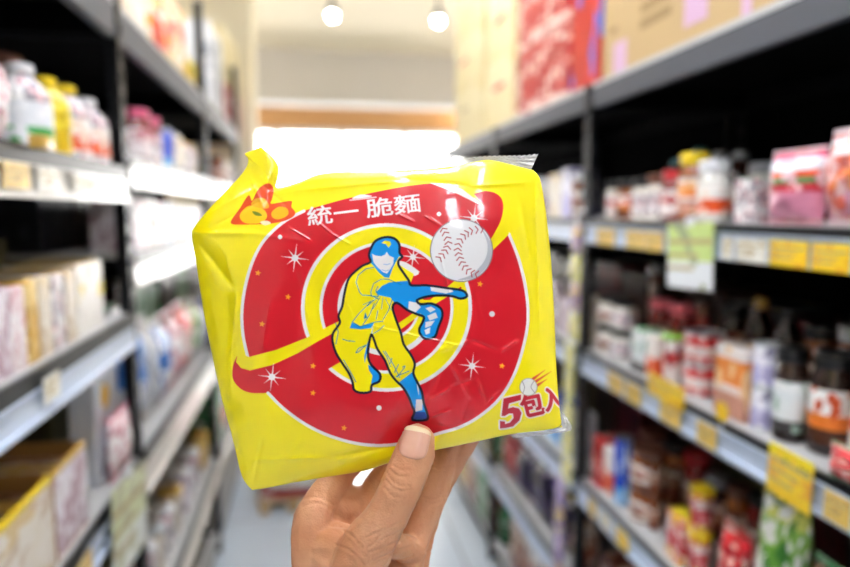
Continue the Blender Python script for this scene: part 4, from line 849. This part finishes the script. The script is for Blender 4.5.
def filler(side, bay, k, styles, h, sb=.20, d=.12):
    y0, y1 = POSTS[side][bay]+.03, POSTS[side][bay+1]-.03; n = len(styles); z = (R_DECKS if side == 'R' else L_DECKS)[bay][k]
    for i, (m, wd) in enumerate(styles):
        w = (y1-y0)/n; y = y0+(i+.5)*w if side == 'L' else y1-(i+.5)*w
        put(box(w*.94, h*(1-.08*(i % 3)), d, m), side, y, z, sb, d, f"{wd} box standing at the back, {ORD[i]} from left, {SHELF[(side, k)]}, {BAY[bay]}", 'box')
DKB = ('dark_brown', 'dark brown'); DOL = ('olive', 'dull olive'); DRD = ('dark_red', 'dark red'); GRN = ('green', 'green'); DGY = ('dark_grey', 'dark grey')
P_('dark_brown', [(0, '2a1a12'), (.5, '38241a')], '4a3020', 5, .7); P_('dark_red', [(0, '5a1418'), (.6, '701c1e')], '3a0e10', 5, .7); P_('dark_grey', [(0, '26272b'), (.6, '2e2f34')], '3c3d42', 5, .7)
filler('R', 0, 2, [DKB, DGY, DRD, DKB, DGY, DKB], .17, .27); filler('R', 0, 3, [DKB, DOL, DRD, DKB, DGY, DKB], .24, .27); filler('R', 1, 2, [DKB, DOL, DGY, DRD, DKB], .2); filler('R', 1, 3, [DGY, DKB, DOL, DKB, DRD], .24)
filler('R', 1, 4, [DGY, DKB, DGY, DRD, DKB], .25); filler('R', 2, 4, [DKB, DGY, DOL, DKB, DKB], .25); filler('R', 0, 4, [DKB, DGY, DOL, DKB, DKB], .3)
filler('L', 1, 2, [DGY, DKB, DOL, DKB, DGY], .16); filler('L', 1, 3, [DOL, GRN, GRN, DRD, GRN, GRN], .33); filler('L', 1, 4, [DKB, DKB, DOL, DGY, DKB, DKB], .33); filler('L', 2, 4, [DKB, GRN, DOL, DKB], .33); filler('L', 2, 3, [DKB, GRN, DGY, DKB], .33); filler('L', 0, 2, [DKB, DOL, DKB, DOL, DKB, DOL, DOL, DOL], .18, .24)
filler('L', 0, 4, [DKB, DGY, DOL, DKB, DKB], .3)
# ---- left, lower shelf near bay: open display trays of sachets, boxes behind
def filled_tray(px0, px1, front, rim, words, sach, sw):
    y0, y1 = sorted((yat(px0, XLt, .96), yat(px1, XLt, .96))); w = (y1-y0)*.98; d = .30; h = .15; z = .885
    put(tray(w, h, d, front, rim), 'L', (y0+y1)/2, z, .012, d, words, 'display tray')
    n = max(2, int((w-.01)/.030)); 
    for r_ in range(2):
        for i in range(n):
            yy = y0+(y1-y0)*(i+.5)/n
            t = box((w-.012)/n*.94, h*(.80 if r_ == 0 else .86), .125, sach, 'sachet_box', top='gold' if (i+r_) % 2 == 0 else 'brown')
            put(t, 'L', yy, z+.0035, .012+.008+r_*.138, .125, f"slim {sw} standing in the tray with the {words.split()[4]} edge, left lower shelf", 'packet', f"{sw}s in the tray with the {words.split()[4]} edge")
filled_tray(-78, 6, 'tan_box', 'yellow', 'cardboard display tray with yellow front edge, nearer one, left lower shelf', 'gold_box', 'gold packet') if False else None
filled_tray(-26, 62, 'tan_box', 'yellow', 'cardboard display tray with yellow front edge on the left lower shelf', 'gold_box', 'gold packet')
filled_tray(63, 94, 'plum_white', 'gold', 'cardboard display tray with golden front edge on the left lower shelf', 'tan_box', 'tan packet')
y0, y1 = yat(97, XLt-.035, 1.0), 1.525
t = put(box(y1-y0, .235, .05, 'white_dot'), 'L', (y0+y1)/2, .885, .037, .05, 'tall white box with yellow spot beside the left post, left lower shelf', 'box')
b = MB(); b.lathe([(.026, 0), (.026, .0012)], 24); b.v = [(x-.015, -.026-z, .175+y) for x, y, z in b.v]; b.build('spot', PM['spot'], t)
t = put(pouch(.15, .135, .032, 'pinkish', 'bag', 'pink', 0), 'L', 1.452, .885, .002, .032, 'pink and white bag at the end of the left lower shelf, by the post', 'bag')
for i, (p0, p1) in enumerate(((-20, 8), (10, 34), (38, 58), (62, 80))): put(box(abs(yat(p1, XLt-.35, 1)-yat(p0, XLt-.35, 1))*.92, .235, .06, 'white_grey' if i % 2 else 'olive'), 'L', (yat(p0, XLt-.35, 1)+yat(p1, XLt-.35, 1))/2, .885, .35, .06, f"dull grey box at the back of the left lower shelf, {ORD[i]} from left", 'box')
row('L', 0, 4, [(X_, 96, 120, .2, .12, .03, ('olive',), 'olive box')])
# ---- cartons on the top shelves
DK = mat('carton_print', '9a7f55', rough=.7); LIL = mat('lilac_sticker', 'c8a4c0', rough=.6); REDP = mat('red_print', 'c8402c', rough=.6)
def top(side, p0, p1, h, d, sb, mk, lab, marks=(), cat='carton', lift=0, name='carton', tape=True):
    y0, y1 = sorted((yat(p0, (XRt+sb if side == 'R' else XLt-sb), 2.0), yat(p1, (XRt+sb if side == 'R' else XLt-sb), 2.0))); z = (R_DECKS if side == 'R' else L_DECKS)[0][0]+lift
    return put(carton((y1-y0)*.985, h, d, mk, marks, name, tape), side, (y0+y1)/2, z, sb, d, lab, cat)
top('R', 604, 790, .34, .36, .02, 'carton', 'large tan carton with faded print and lilac stickers on the right top shelf', [(.10, .20, .02, .22, LIL, 'sticker'), (.58, .70, .10, .30, LIL, 'sticker'), (.30, .50, .22, .28, DK, 'print'), (.30, .50, .32, .38, DK, 'print'), (.06, .12, .30, .34, DK, 'print'), (.52, .56, .40, .46, DK, 'print'), (.86, .90, .02, .30, LIL, 'sticker')])
top('R', 795, 880, .30, .36, .02, 'carton', 'tan carton at the near end of the right top shelf', [(.2, .6, .2, .3, DK, 'print')])
top('R', 572, 602, .42, .36, .02, 'red_blue', 'red carton with blue marks beside the large tan carton on the right top shelf', [(.05, .95, .02, .06, REDP, 'print')])
top('R', 517, 570, .22, .36, .02, 'red_snack', 'red and cream printed carton, lower of two, on the right top shelf'); top('R', 518, 569, .22, .36, .02, 'red_snack', 'red and cream printed carton, upper of two, on the right top shelf', lift=.2235)
top('R', 486, 514, .26, .36, .02, 'cream_carton', 'cream carton, lower of two, left of the red cartons', [(.3, .7, .55, .62, REDP, 'print')]); top('R', 487, 513, .28, .36, .02, 'cream_carton', 'cream carton, upper of two, left of the red cartons', [(.3, .7, .45, .52, REDP, 'print')], lift=.2635)
top('R', 455, 483, .24, .36, .02, 'cream_carton', 'cream carton, lowest of three at the far end of the right top shelf', [(.2, .5, .6, .65, DK, 'print')]); top('R', 455, 482, .24, .36, .02, 'cream_carton', 'cream carton, middle of three at the far end of the right top shelf', [(.2, .5, .5, .56, REDP, 'print')], lift=.2435); top('R', 456, 483, .25, .36, .02, 'cream_carton', 'cream carton, topmost of three at the far end of the right top shelf', lift=.487)
top('L', 149, 186, .26, .32, .045, 'colourful', 'cream carton with red and yellow print on the left top shelf', [(.05, .3, .1, .5, REDP, 'print')]); top('L', 188, 203, .13, .32, .045, 'yellow', 'yellow carton on the left top shelf beside the post')
top('L', 110, 146, .22, .32, .045, 'tan_box', 'tan carton at the post end of the left top shelf')
top('L', 211, 224, .42, .32, .045, 'silver', 'tall pale grey carton on the left top shelf just past the post'); top('L', 226, 233, .24, .32, .045, 'case_red', 'dark red carton on the left top shelf, far bay'); top('L', 226, 233, .30, .32, .045, 'cream_carton', 'cream carton on top of the dark red carton, left top shelf', lift=.2435); top('L', 234, 241, .26, .32, .045, 'case_red', 'red-brown carton at the far end of the left top shelf'); top('L', 234, 241, .30, .32, .045, 'cream_carton', 'cream carton on top of the red-brown carton at the far end', lift=.2635)
# ---- price cards and hanging tags
def card(side, p0, p1, z0, z1, m, lab, tilt=0.0, off=.0125, cat='price card', name='price_card', hold=False):
    yf = lambda q: yat(q, XRt-off if side == 'R' else XLt+off, (z0+z1)/2); y = (yf(p0)+yf(p1))/2; w = abs(yf(p0)-yf(p1)); sg = 1 if side == 'R' else -1; xf = XRt if side == 'R' else XLt; h = z1-z0
    t = empty(name, (xf-sg*off, y, (z0+z1)/2), -PI/2 if side == 'R' else PI/2); t.rotation_euler[1] = tilt; tag(t, lab, cat)
    MB().rbox(-w/2, w/2, -.0006, .0006, -h/2, h/2, .0004).build('card', PM[m], t, smooth=False)
    b = MB(); b.box(-w/2+.003, w/2-.003, -.0009, -.0006, h*.18, h*.26); b.box(-w/2+.003, w*.2, -.0009, -.0006, -h*.02, h*.04); b.box(-w/2+.003, w*.1, -.0009, -.0006, -h*.22, -h*.16); b.build('printed_line', mat('card_ink', 'b8a878', rough=.6), t, smooth=False)
    if hold: b = MB(); b.rbox(-.012, .012, -.002, .004, h/2-.006, h/2+.012, .001); b.build('clip', mat('clear_clip', 'e4e8ec', rough=.2), t, smooth=False)
    return t
for i, (p0, p1, m, c) in enumerate(((597, 614, 'amber_card', 'tan'), (626, 644, 'amber_card', 'amber'), (645, 663, 'amber_card', 'amber'), (722, 733, 'white_card', 'narrow white'), (736, 766, 'white_card', 'white'), (770, 808, 'yellow_card', 'yellow'), (812, 850, 'yellow_card', 'yellow'))):
    card('R', p0, p1, 1.366, 1.404, m, f"{c} price card in the rail of the right eye-level shelf, {ORD[i]} from left")
for i, (p0, p1, m, c) in enumerate(((608, 622, 'amber_card', 'amber'), (626, 640, 'amber_card', 'amber'), (660, 680, 'amber_card', 'amber'), (697, 716, 'amber_card', 'amber'), (824, 850, 'amber_card', 'amber'))):
    card('R', p0, p1, 1.030, 1.070, m, f"{c} price card in the rail of the right middle shelf, {ORD[i]} from left")
for i, (p0, p1) in enumerate(((588, 596), (600, 610), (616, 628))): card('R', p0, p1, .68, .72, ('amber_card', 'white_card', 'yellow_card')[i], f"{('amber', 'white', 'yellow')[i]} price card in the rail of the right lower shelf")
card('R', 768, 812, 1.020, 1.098, 'deal_card', 'large yellow offer card hanging on the rail of the right middle shelf', .03, .016, name='offer_card')
card('R', 648, 684, 1.072, 1.116, 'yellow_card', 'plain yellow card standing above the rail of the right middle shelf', .03, .016, name='offer_card')
card('R', 668, 713, 1.305, 1.425, 'teal_card', 'pale green and white hanging tag under the right eye-level shelf', -.05, .018, 'hanging tag', 'hanging_tag', True)
card('L', 113, 146, .72, .905, 'pale_green_card', 'pale green hanging tag by the post below the left lower shelf', .12, .02, 'hanging tag', 'hanging_tag', True)
card('L', 66, 92, .822, .868, 'amber_card', 'tan price card in the rail of the left lower shelf', 0)
for i, (p0, p1) in enumerate(((4, 30), (38, 60), (74, 104))): card('L', p0, p1, 1.478, 1.512, ('amber_card', 'white_card', 'white_card')[i], f"{('tan', 'white', 'cream white')[i]} price card in the rail of the left eye-level shelf, {ORD[i]} from left")
card('L', 44, 60, 1.165, 1.205, 'white_card', 'white price card in the rail of the left middle shelf', 0)
t = empty('round_tag', (XRt-.018, yat(731, XRt, 1.1), 1.108), -PI/2); tag(t, 'round yellow tag on the right middle shelf in front of the orange box', 'round tag')
b = MB(); b.lathe([(.017, -.0006), (.017, .0006)], 28); b.v = [(x, z, y) for x, y, z in b.v]; b.build('card', PM['yellow_card'], t)
b = MB(); b.box(-.002, .002, .0006, .0012, -.045, -.01); b.build('stem', RAILM, t, smooth=False)
t = empty('shelf_clip', (XLt+.012, yat(51, XLt, 1.1), 1.545), PI/2); tag(t, 'small yellowish clip at the edge of the left eye-level shelf below the yellow bottle', 'clip')
MB().rbox(-.022, .022, -.012, .008, -.008, .012, .003).build('clip', LID['gold'], t)
# ---- strips of sachets hung on the right post
def strip(x, y, z1, n, h, w, mats_, lab):
    t = empty('sachet_strip', (x, y, z1), -PI/2); tag(t, lab, 'sachet strip')
    for i in range(n):
        z = -.03-i*(h+.004); b = MB(); K = 8; vs = []; fs = []
        for s in (-1, 1):
            for j in range(K):
                for k in range(K):
                    u = k/(K-1)*2-1; v = j/(K-1)*2-1; vs.append((u*w/2, s*.008*(1-u**4)**.8*(1-v**4)**.8, z-h/2+v*h/2))
        for q in (0, 1):
            for j in range(K-1):
                for k in range(K-1):
                    f = (q*K*K+j*K+k, q*K*K+j*K+k+1, q*K*K+(j+1)*K+k+1, q*K*K+(j+1)*K+k); fs.append(f if q == 0 else f[::-1])
        b.add(vs, fs).build('sachet', PM[mats_[i % len(mats_)]], t, angle=2)
    b = MB(); b.box(-.008, .008, -.0005, .0005, -n*(h+.004)-.03, 0); b.build('backing_strip', mat('clear_strip', 'd8dce0', rough=.3), t, smooth=False)
    b = MB(); b.tube((0, .0, 0), (0, .02, .004), .002); b.build('hook', LID['silver'], t)
P_('strip_yellow', [(0, 'e0e010'), (.4, 'ece012')], '7a9ac0', 4, .66, blot2='f0e8c0'); P_('strip_mix', [(0, 'd6c4d4'), (.5, 'c8a0bc')], '7a58b4', 4, .6, blot2='e8d040'); P_('strip_lilac', [(0, 'b9a0cc'), (.5, 'd8c4d8')], '7060b8', 4, .6)
strip(XRt-.026, yat(583, XRt, 1.1), 1.44, 4, .072, .055, ('strip_mix', 'strip_yellow'), 'strip of lilac and yellow sachets hanging on the right rack beside the post')
strip(XRt-.028, yat(580, XRt, 1.1), 1.13, 5, .075, .055, ('strip_yellow',), 'strip of yellow sachets hanging below on the right rack beside the post')
strip(XRt-.030, yat(574, XRt, 1.1), .74, 4, .08, .06, ('strip_lilac', 'strip_mix'), 'strip of lilac sachets hanging lowest on the right rack')
# ---- end of aisle: pallet of red cases
t = empty('pallet', (-.11, 3.37, 0)); tag(t, 'low wooden pallet on the floor at the left side of the aisle end', 'pallet')
WD = mat('pallet_wood', 'c9a87c', rough=.7, var=.15, bscale=12)
for i in range(5): MB().box(-.17, .17, -.32+i*.14, -.32+i*.14+.09, .055, .07).build('slat', WD, t, smooth=False)
for x in (-.16, -.025, .11): MB().box(x, x+.05, -.32, .33, 0, .055).build('runner', WD, t, smooth=False)
for j in range(2):
    for k in range(2):
        t = empty('drink_case', (-.11, 3.21+k*.32, .0705+j*.1915)); tag(t, f"dark red case on the pallet, {('lower', 'upper')[j]} {('nearer', 'farther')[k]} one", 'case')
        MB().rbox(-.155, .155, -.15, .15, 0, .19, .004).build('body', PM['case_red'], t, smooth=False); MB().box(-.12, .12, -.1512, -.1499, .05, .14).build('label', PM['white_card'], t, smooth=False)
